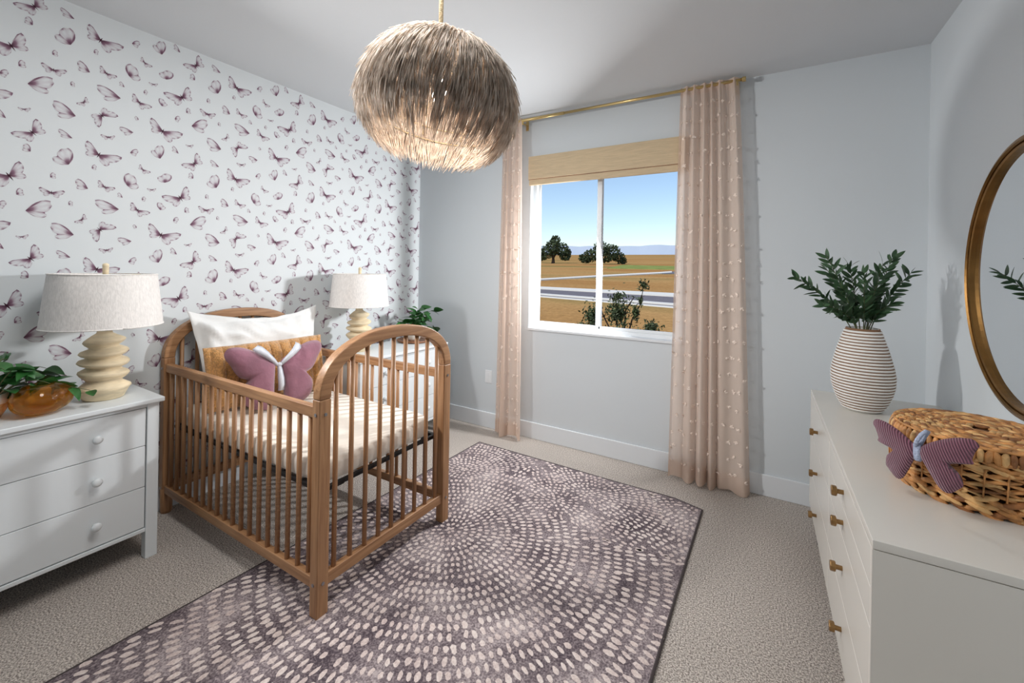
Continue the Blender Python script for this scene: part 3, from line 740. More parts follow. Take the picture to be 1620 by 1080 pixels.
def butterfly_pillow():
    k = .00065
    R = [(22, 30), (90, 92), (180, 150), (255, 186), (320, 200), (380, 192), (408, 150), (398, 100), (364, 45), (338, -10), (300, -62), (246, -92), (262, -130), (292, -175), (296, -235), (270, -295), (200, -345), (110, -366), (66, -350), (46, -290), (38, -180), (24, -40)]
    R = [(x * k, z * k) for x, z in R]
    base = (0.548, -1.768, 0.846)
    root = thing('butterfly_pillow', 'mauve velvet butterfly pillow with silver sash in the crib', 'pillow', base)
    root.rotation_euler = (math.radians(-17), 0, math.radians(80)); root.rotation_mode = 'XYZ'
    root.matrix_world = frame(base, math.radians(78), math.radians(-15), math.radians(1.0))
    wing_mesh(R, (140 * k, -40 * k), .12, 'wing', M['mauve_velvet'], wr=.008).build('wing', M['mauve_velvet'], root, smooth=True, world=False)
    L = [(-x, z) for x, z in R][::-1]
    wing_mesh(L, (-140 * k, -40 * k), .12, 'wing', M['mauve_velvet'], wr=.008, seed=4).build('wing', M['mauve_velvet'], root, smooth=True, world=False)
    def ribbon(pts, ws, name):
        mb = MB(); rings = []
        for i, (x, y, z) in enumerate(pts):
            w = ws[i]; t = Vector(pts[min(i + 1, len(pts) - 1)]) - Vector(pts[max(0, i - 1)]); n = Vector((0, -1, 0)); s = t.cross(n).normalized() * w
            c = Vector((x, y, z)); rings.append([c - s, c - n * -.004 + Vector((0, -.006, 0)), c + s, c + Vector((0, .004, 0))])
        mb.loft(rings); return mb.build(name, M['satin'], root, smooth=True, world=False)
    for s in (-1, 1):
        ribbon([(s * .006, -.030, .000), (s * .035, -.050, .030), (s * .075, -.064, .068), (s * .105, -.050, .100), (s * .118, -.020, .118)], [.008, .013, .018, .022, .020], 'sash')
    ribbon([(0, -.028, .012), (.003, -.034, -.03), (.006, -.034, -.075), (.010, -.028, -.115), (.010, -.010, -.145)], [.010, .015, .019, .020, .018], 'sash')
    mb = MB().ellipsoid((0, -.034, .006), ((.016, 0, 0), (0, .012, 0), (0, 0, .012)), 12, 8); mb.build('knot', M['satin'], root, smooth=True, world=False)
butterfly_pillow()

# ------------------------------------------------------------------ nightstands
def nightstand(loc, label):
    root = thing('nightstand', label, 'nightstand', loc, 0, 'white nightstands beside the crib')
    D, Wd, Hh = 0.42, 0.93, 0.78; w = M['white_furn']; hw = Wd / 2; lg = .048
    MB().box(-.012, D + .018, -hw - .016, hw + .016, Hh - .022, Hh).build('top', w, root, bevel=.004, world=False)
    for x in (0, D - lg):
        for y in (-hw, hw - lg):
            MB().box(x, x + lg, y, y + lg, 0, Hh - .022).build('leg', w, root, bevel=.003, world=False)
    for y in (-hw + .008, hw - .022): MB().box(lg, D - lg, y, y + .014, .13, Hh - .022).build('side_panel', w, root, world=False)
    MB().box(.01, .02, -hw + lg, hw - lg, .13, Hh - .022).build('back_panel', w, root, world=False)
    MB().box(D - .028, D - .004, -hw + lg, hw - lg, Hh - .040, Hh - .022).build('upper_rail', w, root, world=False)
    MB().box(D - .028, D - .002, -hw + lg, hw - lg, .135, .152).build('lower_rail', w, root, bevel=.002, world=False)
    MB().box(D - .05, D - .032, -hw + lg, hw - lg, .14, Hh - .03).build('inner_carcass', M['drawer_gap'], root, world=False)
    zs = [.1555, .3545, .5535, .7375 + .0005]
    for i in range(3):
        f = MB().box(D - .030, D - .006, -hw + lg + .003, hw - lg - .003, zs[i] + .0015, zs[i + 1] - .0015)
        f = f.build('drawer', w, root, bevel=.0015, world=False, seg=1)
        zc = (zs[i] + zs[i + 1]) / 2
        for y in (-.235, .235):
            kb = MB(); prof = [(.009, 0), (.008, .010), (.010, .016), (.0175, .020), (.019, .026), (.016, .032), (.008, .035), (.001, .0355)]
            kb.loft([[(D - .006 + h, y + r * math.cos(2 * PI * j / 18), zc + r * math.sin(2 * PI * j / 18)) for j in range(18)] for r, h in prof])
            kb.build('knob', w, f, smooth=True, world=False)
    return root
nightstand((0.028, -2.765, 0), 'white three-drawer nightstand at the left carrying the amber glass vase')
nightstand((0.160, -0.728, 0), 'white three-drawer nightstand in the far corner behind the crib')

# ------------------------------------------------------------------ table lamps
def table_lamp(loc, label):
    root = thing('table_lamp', label, 'lamp', loc, 0, 'wooden table lamps with linen shades')
    pr = [(.068, 0), (.074, .004), (.093, .040), (.1015, .050), (.098, .060), (.070, .082), (.066, .088), (.089, .110), (.0965, .122), (.094, .130), (.066, .146), (.064, .152), (.090, .166), (.098, .176), (.094, .184),
          (.063, .198), (.061, .203), (.085, .216), (.092, .225), (.088, .232), (.054, .248), (.053, .252), (.072, .268), (.078, .278), (.074, .286), (.045, .306), (.030, .316), (.026, .330)]
    def fn(a, z): return 1 + .022 * math.sin(a * 2 + z * 14) + .012 * math.sin(a * 3 - z * 30)
    b = MB(); n = 40; rings = []
    for r, z in pr:
        rings.append([(r * fn(2 * PI * j / n, z) * math.cos(2 * PI * j / n), r * fn(2 * PI * j / n, z) * math.sin(2 * PI * j / n), z + (.006 * math.sin(2 * PI * j / n + z * 25) if .01 < z < .3 else 0)) for j in range(n)])
    b.loft(rings); o = b.build('base', M['lamp_wood'], root, smooth=True, world=False)
    s = MB(); n = 48
    s.lathe([(.222, .352), (.196, .604), (.1935, .604), (.2195, .352), (.222, .352)], n=n, cap0=False, cap1=False)
    sh = s.build('shade', M['lampshade'], root, smooth=True, world=False); sh.modifiers.new('es', 'EDGE_SPLIT').split_angle = math.radians(60)
    for r, z in ((.2215, .354), (.1960, .602)):
        MB().tube([(r * math.cos(2 * PI * j / 48), r * math.sin(2 * PI * j / 48), z) for j in range(49)], .0028, 6).build('shade_trim', M['lampshade'], sh, smooth=True, world=False)
    h = MB().tube([(0, 0, .325), (0, 0, .60)], .006, 8)
    for q in range(3):
        a = q * 2 * PI / 3; h.tube([(0, 0, .595), (.195 * math.cos(a), .195 * math.sin(a), .600)], .002, 5)
    h.build('harp', M['gold'], root, world=False)
    MB().lathe([(.010, .600), (.0115, .604), (.0125, .645), (.0115, .652), (.004, .656)], n=20).build('finial', M['lamp_wood'], root, smooth=True, world=False)
    return root
table_lamp((0.255, -2.455, 0.78), 'table lamp with tiered whitewashed base beside the amber vase, nearest')
table_lamp((0.285, -0.965, 0.78), 'table lamp with tiered whitewashed base behind the crib')

# ------------------------------------------------------------------ amber vase and leafy plants
def amber_vase():
    mb = MB(); n = 56; outer = []; N = 22
    for i in range(N + 1):
        th = PI * (.04 + .90 * i / N); z = .064 - .064 * math.cos(th); r = .094 * math.sin(th) ** .62
        if i == 0: r = .03
        ring = []
        for j in range(n):
            a = 2 * PI * j / n; tw = a + 1.1 * (z / .128)
            rr = r * (1 + .12 * abs(math.cos(1.5 * tw)) ** .6 - .05 + .04 * math.cos(2 * a + 2)); ring.append((rr * 1.06 * math.cos(a), rr * math.sin(a), z))
        outer.append(ring)
    inner = []
    for ring in reversed(outer):
        z = ring[0][2]; inner.append([(p[0] * .94, p[1] * .94, .006 + p[2] * .955) for p in ring])
    mb.loft(outer + inner, True, True)
    o = mb.build('amber_vase', M['amber'], smooth=True); o.location = (.315, -2.675, .781)
    tag(o, 'squat amber glass vase with twisted pinched sides', 'vase')
amber_vase()

def heart_leaf(L, Wd, curl, name, mat):
    mb = MB(); nu, nv = 8, 4; V = []
    for i in range(nu + 1):
        t = i / nu; half = Wd / 2 * (math.sin(PI * min(1, t ** .62)) ** .8 if 0 < t < 1 else 0.0) + (.0004 if t in (0, 1) else 0)
        for j in range(-nv // 2, nv // 2 + 1):
            s = j / (nv / 2); V.append((t * L, s * half, -curl * L * t * t + .16 * half * abs(s) - .02 * L))
    n = nv + 1; mb.add(V, [(i * n + j, i * n + j + 1, (i + 1) * n + j + 1, (i + 1) * n + j) for i in range(nu) for j in range(nv)])
    return mb.mesh(name, mat, True)
def orient(x, up=Vector((0, 0, 1))):
    x = Vector(x).normalized(); y = up.cross(x); y = y.normalized() if y.length > 1e-4 else x.orthogonal().normalized(); z = x.cross(y)
    return Matrix((x, y, z)).transposed().to_4x4()
def plant(loc, pot, stems, label, leafL, seed, tray=False):
    r = np.random.default_rng(seed); root = thing('potted_plant', label, 'plant', loc, 0, 'trailing green plants on the nightstands')
    pr, ph = pot; z0 = .022 if tray else 0
    if tray:
        MB().lathe([(.125, 0), (.145, .006), (.150, .020), (.142, .020), (.128, .010), (.02, .008)], n=36).build('wooden_tray', M['tray_wood'], root, smooth=True, world=False)
        z0 = .009
    p = MB().lathe([(pr * .72, z0), (pr * .92, z0 + ph * .3), (pr, z0 + ph * .75), (pr * .98, z0 + ph), (pr * .9, z0 + ph), (pr * .88, z0 + ph * .85)], n=36, cap1=True).build('pot', M['pot'] if tray else M['pot_wood'], root, smooth=True, world=False)
    if not tray: MB().lathe([(pr * 1.004, z0 + ph * .62), (pr * 1.012, z0 + ph * .75), (pr * 1.0, z0 + ph * 1.005), (pr * .9, z0 + ph * 1.005)], n=36, cap0=False, cap1=False).build('pot_band', M['pot'], p, smooth=True, world=False)
    MB().lathe([(pr * .87, z0 + ph * .86), (.001, z0 + ph * .9)], n=24, cap0=False, cap1=False).build('soil', M['soil'], root, world=False)
    lm = [heart_leaf(leafL * k, leafL * k * .62, c, 'leaf', M['leaf_pothos']) for k, c in ((1, .25), (.85, .45), (.7, .1))]
    for (dx, dy, dz, droop, nl) in stems:
        base = Vector((dx * .25, dy * .25, z0 + ph * .85)); pts = []
        end = Vector((dx, dy, dz + z0 + ph))
        for i in range(8):
            t = i / 7; q = base.lerp(end, t); q.z += .09 * math.sin(PI * t * .8) * (1 - droop) - droop * .06 * t * t; pts.append(q)
        MB().tube(pts, [.0028 - .0016 * i / 7 for i in range(8)], 5).build('stem', M['stem'], root, smooth=True, world=False)
        for k in range(nl):
            t = .22 + .78 * k / max(1, nl - 1); i = min(6, int(t * 7)); q = pts[i].lerp(pts[i + 1], t * 7 - i)
            d = (pts[i + 1] - pts[i]).normalized(); a = r.uniform(0, 2 * PI)
            dd = (d * .5 + Vector((math.cos(a), math.sin(a), r.uniform(-.35, .5)))).normalized()
            o = bpy.data.objects.new('leaf', lm[int(r.integers(3))]); C.objects.link(o); o.parent = root
            o.matrix_local = Matrix.Translation(q) @ orient(dd) @ Matrix.Rotation(r.uniform(-1.0, 1.0), 4, 'X')
    return root
plant((0.225, -2.835, 0.7805), (.085, .10), [(.05, .16, .05, .3, 5), (.12, .18, .03, .5, 5), (-.04, .20, .05, .3, 5), (.10, .26, .02, .6, 5), (.0, .22, .04, .5, 4), (.12, .05, .08, .2, 5), (-.02, .08, .09, .1, 5), (.16, -.04, .06, .4, 4), (.04, -.12, .08, .3, 4), (-.1, .04, .06, .3, 4), (.15, .30, .0, .7, 4), (.10, .12, .07, .2, 5)],
      'trailing green plant in a pot at the left edge beside the amber vase', .088, 21)
plant((0.33, -0.40, 0.7805), (.06, .075), [(.05, .2, .14, .1, 5), (.02, .16, .08, .2, 5), (-.05, .1, .10, .1, 5), (.08, -.06, .06, .2, 5), (-.08, -.12, .07, .2, 5), (.1, .05, .08, .2, 5), (.10, .24, .03, .7, 5), (.0, -.16, .04, .3, 5), (-.04, .20, .06, .3, 5), (.14, .12, .02, .6, 5), (.02, .02, .13, .0, 6), (-.02, .10, .15, .0, 6), (.06, .10, .11, .1, 6), (.06, -.10, .09, .1, 6)],
      'trailing green plant on a wooden tray in the far corner', .098, 33, tray=True)

# ------------------------------------------------------------------ blind, rod, curtains
def blind():
    a = at(837, 246.8, 'y', -.045); b = at(1085, 215, 'y', -.045); zt = 2.402; zb = 2.208; x0, x1 = WX0 - .004, WX1 + .004
    root = thing('woven_blind', 'tan woven roman blind drawn up above the window', 'blind', (1.9, -.03, zt))
    MB().box(x0, x1, -.020, -.002, zt - .05, zt).build('headrail', M['blind'], root, bevel=.003)
    MB().box(x0, x1, -.044, -.026, zb, zt).build('front_panel', M['blind'], root, bevel=.004)
    MB().box(x0 + .004, x1 - .004, -.038, -.018, zb - .052, zb + .03).build('lower_fold', M['blind'], root, bevel=.006)
    MB().box(x0 + .003, x1 - .003, -.0425, -.024, zb - .004, zb - .0005).build('fold_shadow_strip', M['tray_wood'], root)  # solid dark strip standing in for the shadow line at the fold
blind()
RODY, RODZ = -.095, 2.700
def rod():
    xl, xr = 0.985, 2.875
    root = thing('curtain_rod', 'slim brushed gold curtain rod above the window', 'curtain rod', (1.9, 0, RODZ))
    MB().tube([(xl, RODY, RODZ), (1.62, RODY, RODZ)], .0125, 16).build('rod', M['gold'], root, smooth=True)
    MB().tube([(1.62, RODY, RODZ), (xr, RODY, RODZ)], .0105, 16).build('rod', M['gold'], root, smooth=True)
    for x, s in ((xl, -1), (xr, 1)):
        MB().tube([(x, RODY, RODZ), (x + s * .022, RODY, RODZ)], .016, 16).build('finial', M['gold'], root, bevel=.002)
    for x in (1.235, 2.845):
        b = MB().box(x - .012, x + .012, -.006, 0, RODZ - .06, RODZ + .02); b.tube([(x, -.004, RODZ - .02), (x, RODY, RODZ - .018)], .006, 8)
        b.tube([(x, RODY, RODZ - .035), (x, RODY, RODZ - .010)], .009, 8); b.build('bracket', M['gold'], root)
rod()
def curtain(label, top, bot, nf, seed, amp0=.022, amp1=.045, zb=0.012, lean=.0):
    r = np.random.default_rng(seed); nu, nz = nf * 14, 60; ph = r.uniform(0, 6.28, 4); V = []
    root = thing('curtain', label, 'curtain', ((top[0] + top[1]) / 2, RODY, 0), 0, 'sheer blush curtains at the window')
    def S(u, t):           # t 0 top .. 1 bottom
        s = t ** .8
        # folds merge towards the bottom
        w = u + .012 * math.sin(u * 17 + ph[0]) * t
        x = (top[0] * (1 - s) + bot[0] * s) * (1 - w) + (top[1] * (1 - s) + bot[1] * s) * w
        k = nf * 2 * PI; sm = min(1, t * 3.2)
        kw = k * w + 1.3 * math.sin(6.1 * u + ph[2]) + .7 * math.sin(13.7 * u + ph[3])
        f = math.sin(kw + ph[1]) * (amp0 * (1 - t) + amp1 * t * (.7 + .6 * math.sin(u * 9 + ph[2])))
        f += (1 - sm) * .006 * math.sin(k * 2.7 * w + ph[3]) + .012 * t * math.sin(k * .37 * w + ph[0])
        z = RODZ + .020 - (RODZ + .020 - zb) * t + .010 * math.sin(k * w * .5) * (t ** 8)
        gather = max(0, 1 - abs(z - RODZ) / .045)
        y = RODY + f * (1 - .35 * gather) * (1 if t > .02 else .7)
        y = min(y, -.024) if z < 2.6 else y
        x += .35 * amp1 * math.cos(kw + ph[1]) * t * .5
        return Vector((x, y, z))
    mb = MB()
    for j in range(nz + 1):
        for i in range(nu + 1): V.append(tuple(S(i / nu, j / nz)))
    mb.add(V, [(j * (nu + 1) + i, j * (nu + 1) + i + 1, (j + 1) * (nu + 1) + i + 1, (j + 1) * (nu + 1) + i) for j in range(nz) for i in range(nu)])
    mb.build('panel', M['sheer'], root, smooth=True)
    # hem: a second layer along the bottom and the rod pocket at the top
    for nm, t0, t1, dy in (('hem', .958, .998, -.0025), ('rod_pocket', .0, .022, -.0025)):
        h = MB(); V = []
        for j in range(4):
            for i in range(nu + 1):
                p = S(i / nu, t0 + (t1 - t0) * j / 3); V.append((p.x, p.y + dy, p.z))
        h.add(V, [(j * (nu + 1) + i, j * (nu + 1) + i + 1, (j + 1) * (nu + 1) + i + 1, (j + 1) * (nu + 1) + i) for j in range(3) for i in range(nu)])
        h.build(nm, M['sheer'], root, smooth=True)
    tf = MB(); rows = 24
    for j in range(rows):
        t = .03 + .95 * (j + .5) / rows
        nc = int(nf * 1.7) + 1
        for i in range(nc):
            u = (i + (.5 if j % 2 else 0) + r.uniform(-.25, .25)) / nc
            if not .01 < u < .99: continue
            p = S(u, t + r.uniform(-.006, .006)); e = .004; nrm = (S(min(1, u + e), t) - S(max(0, u - e), t)).cross(S(u, min(1, t + e)) - S(u, t - e)).normalized()
            if nrm.y > 0: nrm = -nrm
            a = nrm.orthogonal().normalized(); b = nrm.cross(a)
            tf.ellipsoid(p + nrm * .003, (a * .0085 * r.uniform(.7, 1.2), b * .0075 * r.uniform(.7, 1.2), nrm * .005), 6, 4)
            for q in range(6):
                an = r.uniform(0, 6.28); d = (a * math.cos(an) + b * math.sin(an) + nrm * r.uniform(.2, .7)).normalized(); L = r.uniform(.010, .018)
                s = d.cross(nrm).normalized() * .0040; c = p + nrm * .001
                tf.add([c - s * .6, c + d * L - s, c + d * L + s, c + s * .6], [(0, 1, 2, 3)])
    tag(tf.build('tufts', M['tuft'], root), 'small fringed tufts', kind='stuff')
curtain('narrow sheer blush curtain at the left of the window', (1.055, 1.235), (1.000, 1.285), 4, 3, .022, .040)
curtain('wide sheer blush curtain at the right of the window', (2.50, 2.855), (2.455, 2.955), 6, 9, .022, .046)

# ------------------------------------------------------------------ dresser
DZ = 0.80
def dresser():
    x0, x1, y0, y1 = 3.250, 3.772, -1.888, -0.338
    root = thing('dresser', 'long cream dresser with brass knobs under the round mirror', 'dresser', ((x0 + x1) / 2, (y0 + y1) / 2, 0))
    c = M['cream_furn']; zb = .175
    MB().box(x0, x1, y0, y1, DZ - .022, DZ).build('top', c, root, bevel=.0015, seg=1)
    b = MB(); b.box(x0, x1, y0, y0 + .014, zb, DZ - .0235); b.box(x0, x1, y1 - .014, y1, zb, DZ - .0235)
    b.box(x0 + .022, x1, y0 + .02, y1 - .02, zb, zb + .018); b.box(x1 - .012, x1, y0 + .02, y1 - .02, zb + .018, DZ - .0235); b.box(x0 + .024, x0 + .04, y0 + .02, y1 - .02, zb + .018, DZ - .0235)
    b.build('carcass', c, root)
    ym = (y0 + y1) / 2
    rows_near = [(zb, .3765), (.3765, .5765), (.5765, .676), (.676, .776)]; rows_far = [(zb, .3765), (.3765, .5765), (.5765, .776)]
    def kn(fr, y, z):
        k = MB().tube([(x0, y, z), (x0 - .020, y, z)], .0075, 14); k.build('knob_stem', M['brass'], fr, smooth=False)
        h = MB(); rings = []
        for r, d in ((.0145, .018), (.016, .020), (.016, .031), (.0145, .033)):
            rings.append([(x0 - d, y + r * math.cos(2 * PI * j / 8 + PI / 8), z + r * math.sin(2 * PI * j / 8 + PI / 8)) for j in range(8)])
        h.loft(rings); h.build('knob', M['brass'], fr)
    for (ya, yb, rows) in ((y0 + .014, ym, rows_near), (ym, y1 - .014, rows_far)):
        for za, zz in rows:
            f = MB().box(x0, x0 + .018, ya + .0018, yb - .0018, za + .0018, zz - .0018).build('drawer', c, root, bevel=.0012, seg=1)
            kn(f, (ya + yb) / 2 + .03, (za + zz) / 2)
    for x in (x0 + .030, x1 - .07):
        for y in (y0 + .06, y1 - .10): MB().box(x, x + .036, y, y + .036, 0, zb).build('leg', M['dark_metal'], root, bevel=.002)
dresser()

# ------------------------------------------------------------------ ribbed vase with olive branches
VC = Vector((3.425, -0.625, DZ))
def vase():
    root = thing('ribbed_vase', 'white ribbed ceramic vase with brown grooves on the dresser', 'vase', VC)
    key = [(0, .070), (.012, .078), (.04, .094), (.08, .109), (.12, .118), (.16, .121), (.20, .117), (.25, .106), (.30, .093), (.345, .080), (.375, .070), (.385, .066)]
    zs, rs = zip(*key); n = 64
    def sec(a, z):  # softly faceted
        return 1 - .022 * max(0, math.cos(2 * (a - .4))) ** 2 + .012 * math.cos(3 * a + z * 9)
    rib = 27; prof = []; groove = []
    for i in range(rib):
        za = .006 + i * (.377 / rib); h = .377 / rib
        for q in range(6):
            t = q / 6; z = za + h * t; b = math.sin(PI * min(1, t / .70)) if t < .70 else 0
            prof.append((float(np.interp(z, zs, rs)) * 1.0 + .0036 * (b ** .5 if b > 0 else 0) - (.0022 if t > .7 else 0), z))
    prof = [(.066, 0)] + prof + [(.0655, .385), (.060, .387), (.056, .380), (.062, .340), (.05, .30)]
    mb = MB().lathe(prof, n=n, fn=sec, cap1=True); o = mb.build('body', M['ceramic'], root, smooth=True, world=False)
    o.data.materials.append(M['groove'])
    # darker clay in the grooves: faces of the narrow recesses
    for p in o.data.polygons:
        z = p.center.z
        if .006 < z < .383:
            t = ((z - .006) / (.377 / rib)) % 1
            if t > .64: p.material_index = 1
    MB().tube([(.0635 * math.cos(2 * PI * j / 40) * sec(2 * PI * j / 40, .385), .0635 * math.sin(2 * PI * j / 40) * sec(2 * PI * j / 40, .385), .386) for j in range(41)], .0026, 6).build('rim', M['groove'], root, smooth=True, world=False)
vase()
def olive():
    r = np.random.default_rng(17); leafs = []
    for L, Wd, cv in ((.066, .0190, .12), (.056, .0165, .05), (.047, .015, .2)):
        mb = MB(); nu = 7; V = []
        for i in range(nu + 1):
            t = i / nu; hw = Wd / 2 * (math.sin(PI * t ** .8) ** .75 if 0 < t < 1 else 0) + .0003
            for s in (-1, 0, 1): V.append((t * L, s * hw, -cv * L * t * t + .12 * hw * abs(s)))
        mb.add(V, [(i * 3 + j, i * 3 + j + 1, (i + 1) * 3 + j + 1, (i + 1) * 3 + j) for i in range(nu) for j in range(2)]); leafs.append(mb.mesh('leaf', M['leaf_olive'], True))
    right = Vector((math.cos(CAM['yaw']), math.sin(CAM['yaw']), 0)); fwd = Vector((-right.y, right.x, 0))
    # tips of the branches, measured in the plane through the vase facing the camera, with a depth offset
    tips = [((1268, 438), .04, 'leftmost low'), ((1303, 406), -.02, 'tall left'), ((1322, 425), .06, 'short left'), ((1345, 432), -.08, 'short front'), ((1362, 420), .07, 'rear upright'),
            ((1385, 418), -.04, 'middle upright'), ((1418, 408), .02, 'tall right'), ((1452, 430), .03, 'rightmost'), ((1290, 480), -.05, 'low left'), ((1395, 478), -.06, 'low right'), ((1408, 455), .07, 'rear right')]
    names = ['olive branch in the ribbed vase reaching farthest left', 'olive branch in the ribbed vase, tallest on the left', 'short olive branch left of the vase centre, at the back', 'short olive branch at the front of the vase',
             'upright olive branch at the back of the vase centre', 'upright olive branch at the middle of the vase', 'olive branch in the ribbed vase, tallest on the right', 'olive branch reaching farthest right towards the mirror',
             'lowest olive branch drooping left over the vase rim', 'lowest olive branch drooping right over the vase rim', 'olive branch at the back right of the vase']
    for (px, dep, _), lab in zip(tips, names):
        D, O = ray(*px); k = (VC - O).dot(fwd) / D.dot(fwd); tip = O + D * k + fwd * dep
        base = VC + Vector((0, 0, .34)) + right * ((tip - VC).dot(right) * .12) + fwd * dep * .15
        root = thing('olive_branch', lab, 'branch', base, 0, 'olive branches in the ribbed vase')
        P = []; top = VC + Vector((0, 0, .385)) + right * ((tip - VC).dot(right) * .20) + fwd * dep * .3
        for i in range(10):
            t = i / 9; q = (base * (1 - t) ** 2 + (top + Vector((0, 0, .08))) * 2 * t * (1 - t) + tip * t * t); P.append(q)
        MB().tube(P, [.003 - .002 * i / 9 for i in range(10)], 5).build('stem', M['stem'], root, smooth=True)
        ln = (tip - top).length; nl = int(ln / .0095) + 7; a = r.uniform(0, 6.28)
        for m_ in range(nl):
            t = .30 + .70 * m_ / (nl - 1); i = min(8, int(t * 9)); q = P[i].lerp(P[i + 1], t * 9 - i); d = (P[i + 1] - P[i]).normalized()
            a += 2.3 + r.normal() * .3; s1 = d.orthogonal().normalized(); s2 = d.cross(s1); sp = 1.0 - .45 * (m_ == nl - 1)
            dd = (d * r.uniform(.55, .95) + (s1 * math.cos(a) + s2 * math.sin(a)) * sp * r.uniform(.55, .9)).normalized()
            o = bpy.data.objects.new('leaf', leafs[int(r.integers(3))]); C.objects.link(o); o.parent = root
            o.matrix_local = Matrix.Translation(q - root.location) @ orient(dd) @ Matrix.Rotation(r.choice([-1, 1]) * r.uniform(.5, 1.5), 4, 'X')
olive()

# ------------------------------------------------------------------ woven basket with lid, butterfly ornament
BC = Vector((3.578, -1.415, DZ))
def basket():
    r = np.random.default_rng(4); root = thing('woven_basket', 'round lidded water hyacinth basket on the dresser', 'basket', BC)
    hy = M['hyacinth']
    def rad(z): return float(np.interp(z, [0, .02, .05, .10, .14, .16], [.175, .188, .196, .199, .196, .192]))
    MB().lathe([(.165, .004), (rad(.03) - .016, .02), (rad(.08) - .016, .08), (rad(.13) - .014, .145)], n=40, cap1=True).build('lining', M['hyacinth_dark'], root, smooth=True, world=False)
    def tones(o, per):
        for q in ('hyacinth_light', 'hyacinth_brown'): o.data.materials.append(M[q])
        idx = {}
        for i, p in enumerate(o.data.polygons):
            g = i // per
            if g not in idx: idx[g] = int(r.choice([0, 0, 0, 1, 1, 2]))
            p.material_index = idx[g]
        return o
    def braid(z, R, n, h, depth, slope, name, parent=root, rr=None, jitter=.15):
        mb = MB(); ph = r.uniform(0, 6)
        for k in range(n):
            for s in (-1, 1):
                a = ph + 2 * PI * (k + (.5 if s > 0 else 0)) / n; c = Vector((R * math.cos(a), R * math.sin(a), z + s * h * .22))
                tg = Vector((-math.sin(a), math.cos(a), 0)); nr = Vector((math.cos(a), math.sin(a), 0)); up = Vector((0, 0, 1))
                L = 2 * PI * R / n * .80 * r.uniform(1 - jitter, 1 + jitter); d = (tg * 1 + up * s * slope).normalized(); w = d.cross(nr).normalized()
                mb.ellipsoid(c + nr * r.uniform(-.002, .002), (w * h * .42 * r.uniform(.85, 1.15), nr * depth, d * L * .72), 7, 6)
        return tones(mb.build(name, hy, parent, smooth=True, world=False), 7 * 6)
    # solid braided rows at foot and shoulder, open lattice rows between
    for z, h in ((.010, .022), (.028, .022), (.046, .022)): braid(z, rad(z), 22, h, .009, .35, 'braid_row')
    for z in (.066, .083, .100, .117): braid(z, rad(z) - .003, 18, .0135, .007, .22, 'lattice_row')
    for z, h in ((.132, .018), (.147, .018)): braid(z, rad(z), 24, h, .008, .25, 'braid_row')
    for k in range(30):
        a = 2 * PI * k / 30 + .05
        MB().tube([((rad(z) + .0055) * math.cos(a + (z - .09) * .2), (rad(z) + .0055) * math.sin(a + (z - .09) * .2), z) for z in (.054, .075, .095, .115, .128)], .0022, 5).build('stake', hy, root, smooth=True, world=False)
    # lid: wrapped rim, flat coiled top
    lid = bpy.data.objects.new('lid', None); C.objects.link(lid); lid.parent = root; lid.location = (0, 0, .152)
    rim = MB(); n = 84
    for k in range(n):
        a = 2 * PI * k / n; R = .198; c = Vector((R * math.cos(a), R * math.sin(a), .012)); tg = Vector((-math.sin(a), math.cos(a), 0)); nr = Vector((math.cos(a), math.sin(a), 0))
        d = (Vector((0, 0, 1)) - nr * .22 + tg * r.uniform(-.2, .2)).normalized()
        rim.ellipsoid(c, (tg * .0085 * r.uniform(.9, 1.2), nr * .0065, d * .0185), 6, 6)
    tones(rim.build('wrapped_rim', hy, lid, smooth=True, world=False), 36)
    MB().lathe([(.150, .014), (.186, .016), (.190, .024), (.12, .028), (.001, .030)], n=40, cap0=True, cap1=False).build('lid_core', M['hyacinth_dark'], lid, smooth=True, world=False)
    MB().tube([(.1925 * math.cos(2 * PI * j / 60), .1925 * math.sin(2 * PI * j / 60), .0305) for j in range(61)], .0040, 6).build('edge_band', hy, lid, smooth=True, world=False)
    R = .178
    while R > .015:
        mb = MB(); nn = max(4, int(2 * PI * R / .034)); ph = r.uniform(0, 6); z = .031 + .004 * (1 - R / .18)
        for k in range(nn):
            for s in (-1, 1):
                a = ph + 2 * PI * (k + (.5 if s > 0 else 0)) / nn; nr = Vector((math.cos(a), math.sin(a), 0)); tg = Vector((-math.sin(a), math.cos(a), 0))
                c = nr * (R + s * .0045) + Vector((0, 0, z + r.uniform(-.001, .001))); d = (tg + nr * s * .42).normalized()
                mb.ellipsoid(c, (d.cross(Vector((0, 0, 1))) * .0085, Vector((0, 0, .0062)), d * .0185 * r.uniform(.85, 1.2)), 6, 6)
        tones(mb.build('coil', hy, lid, smooth=True, world=False), 36); R -= .0205
basket()
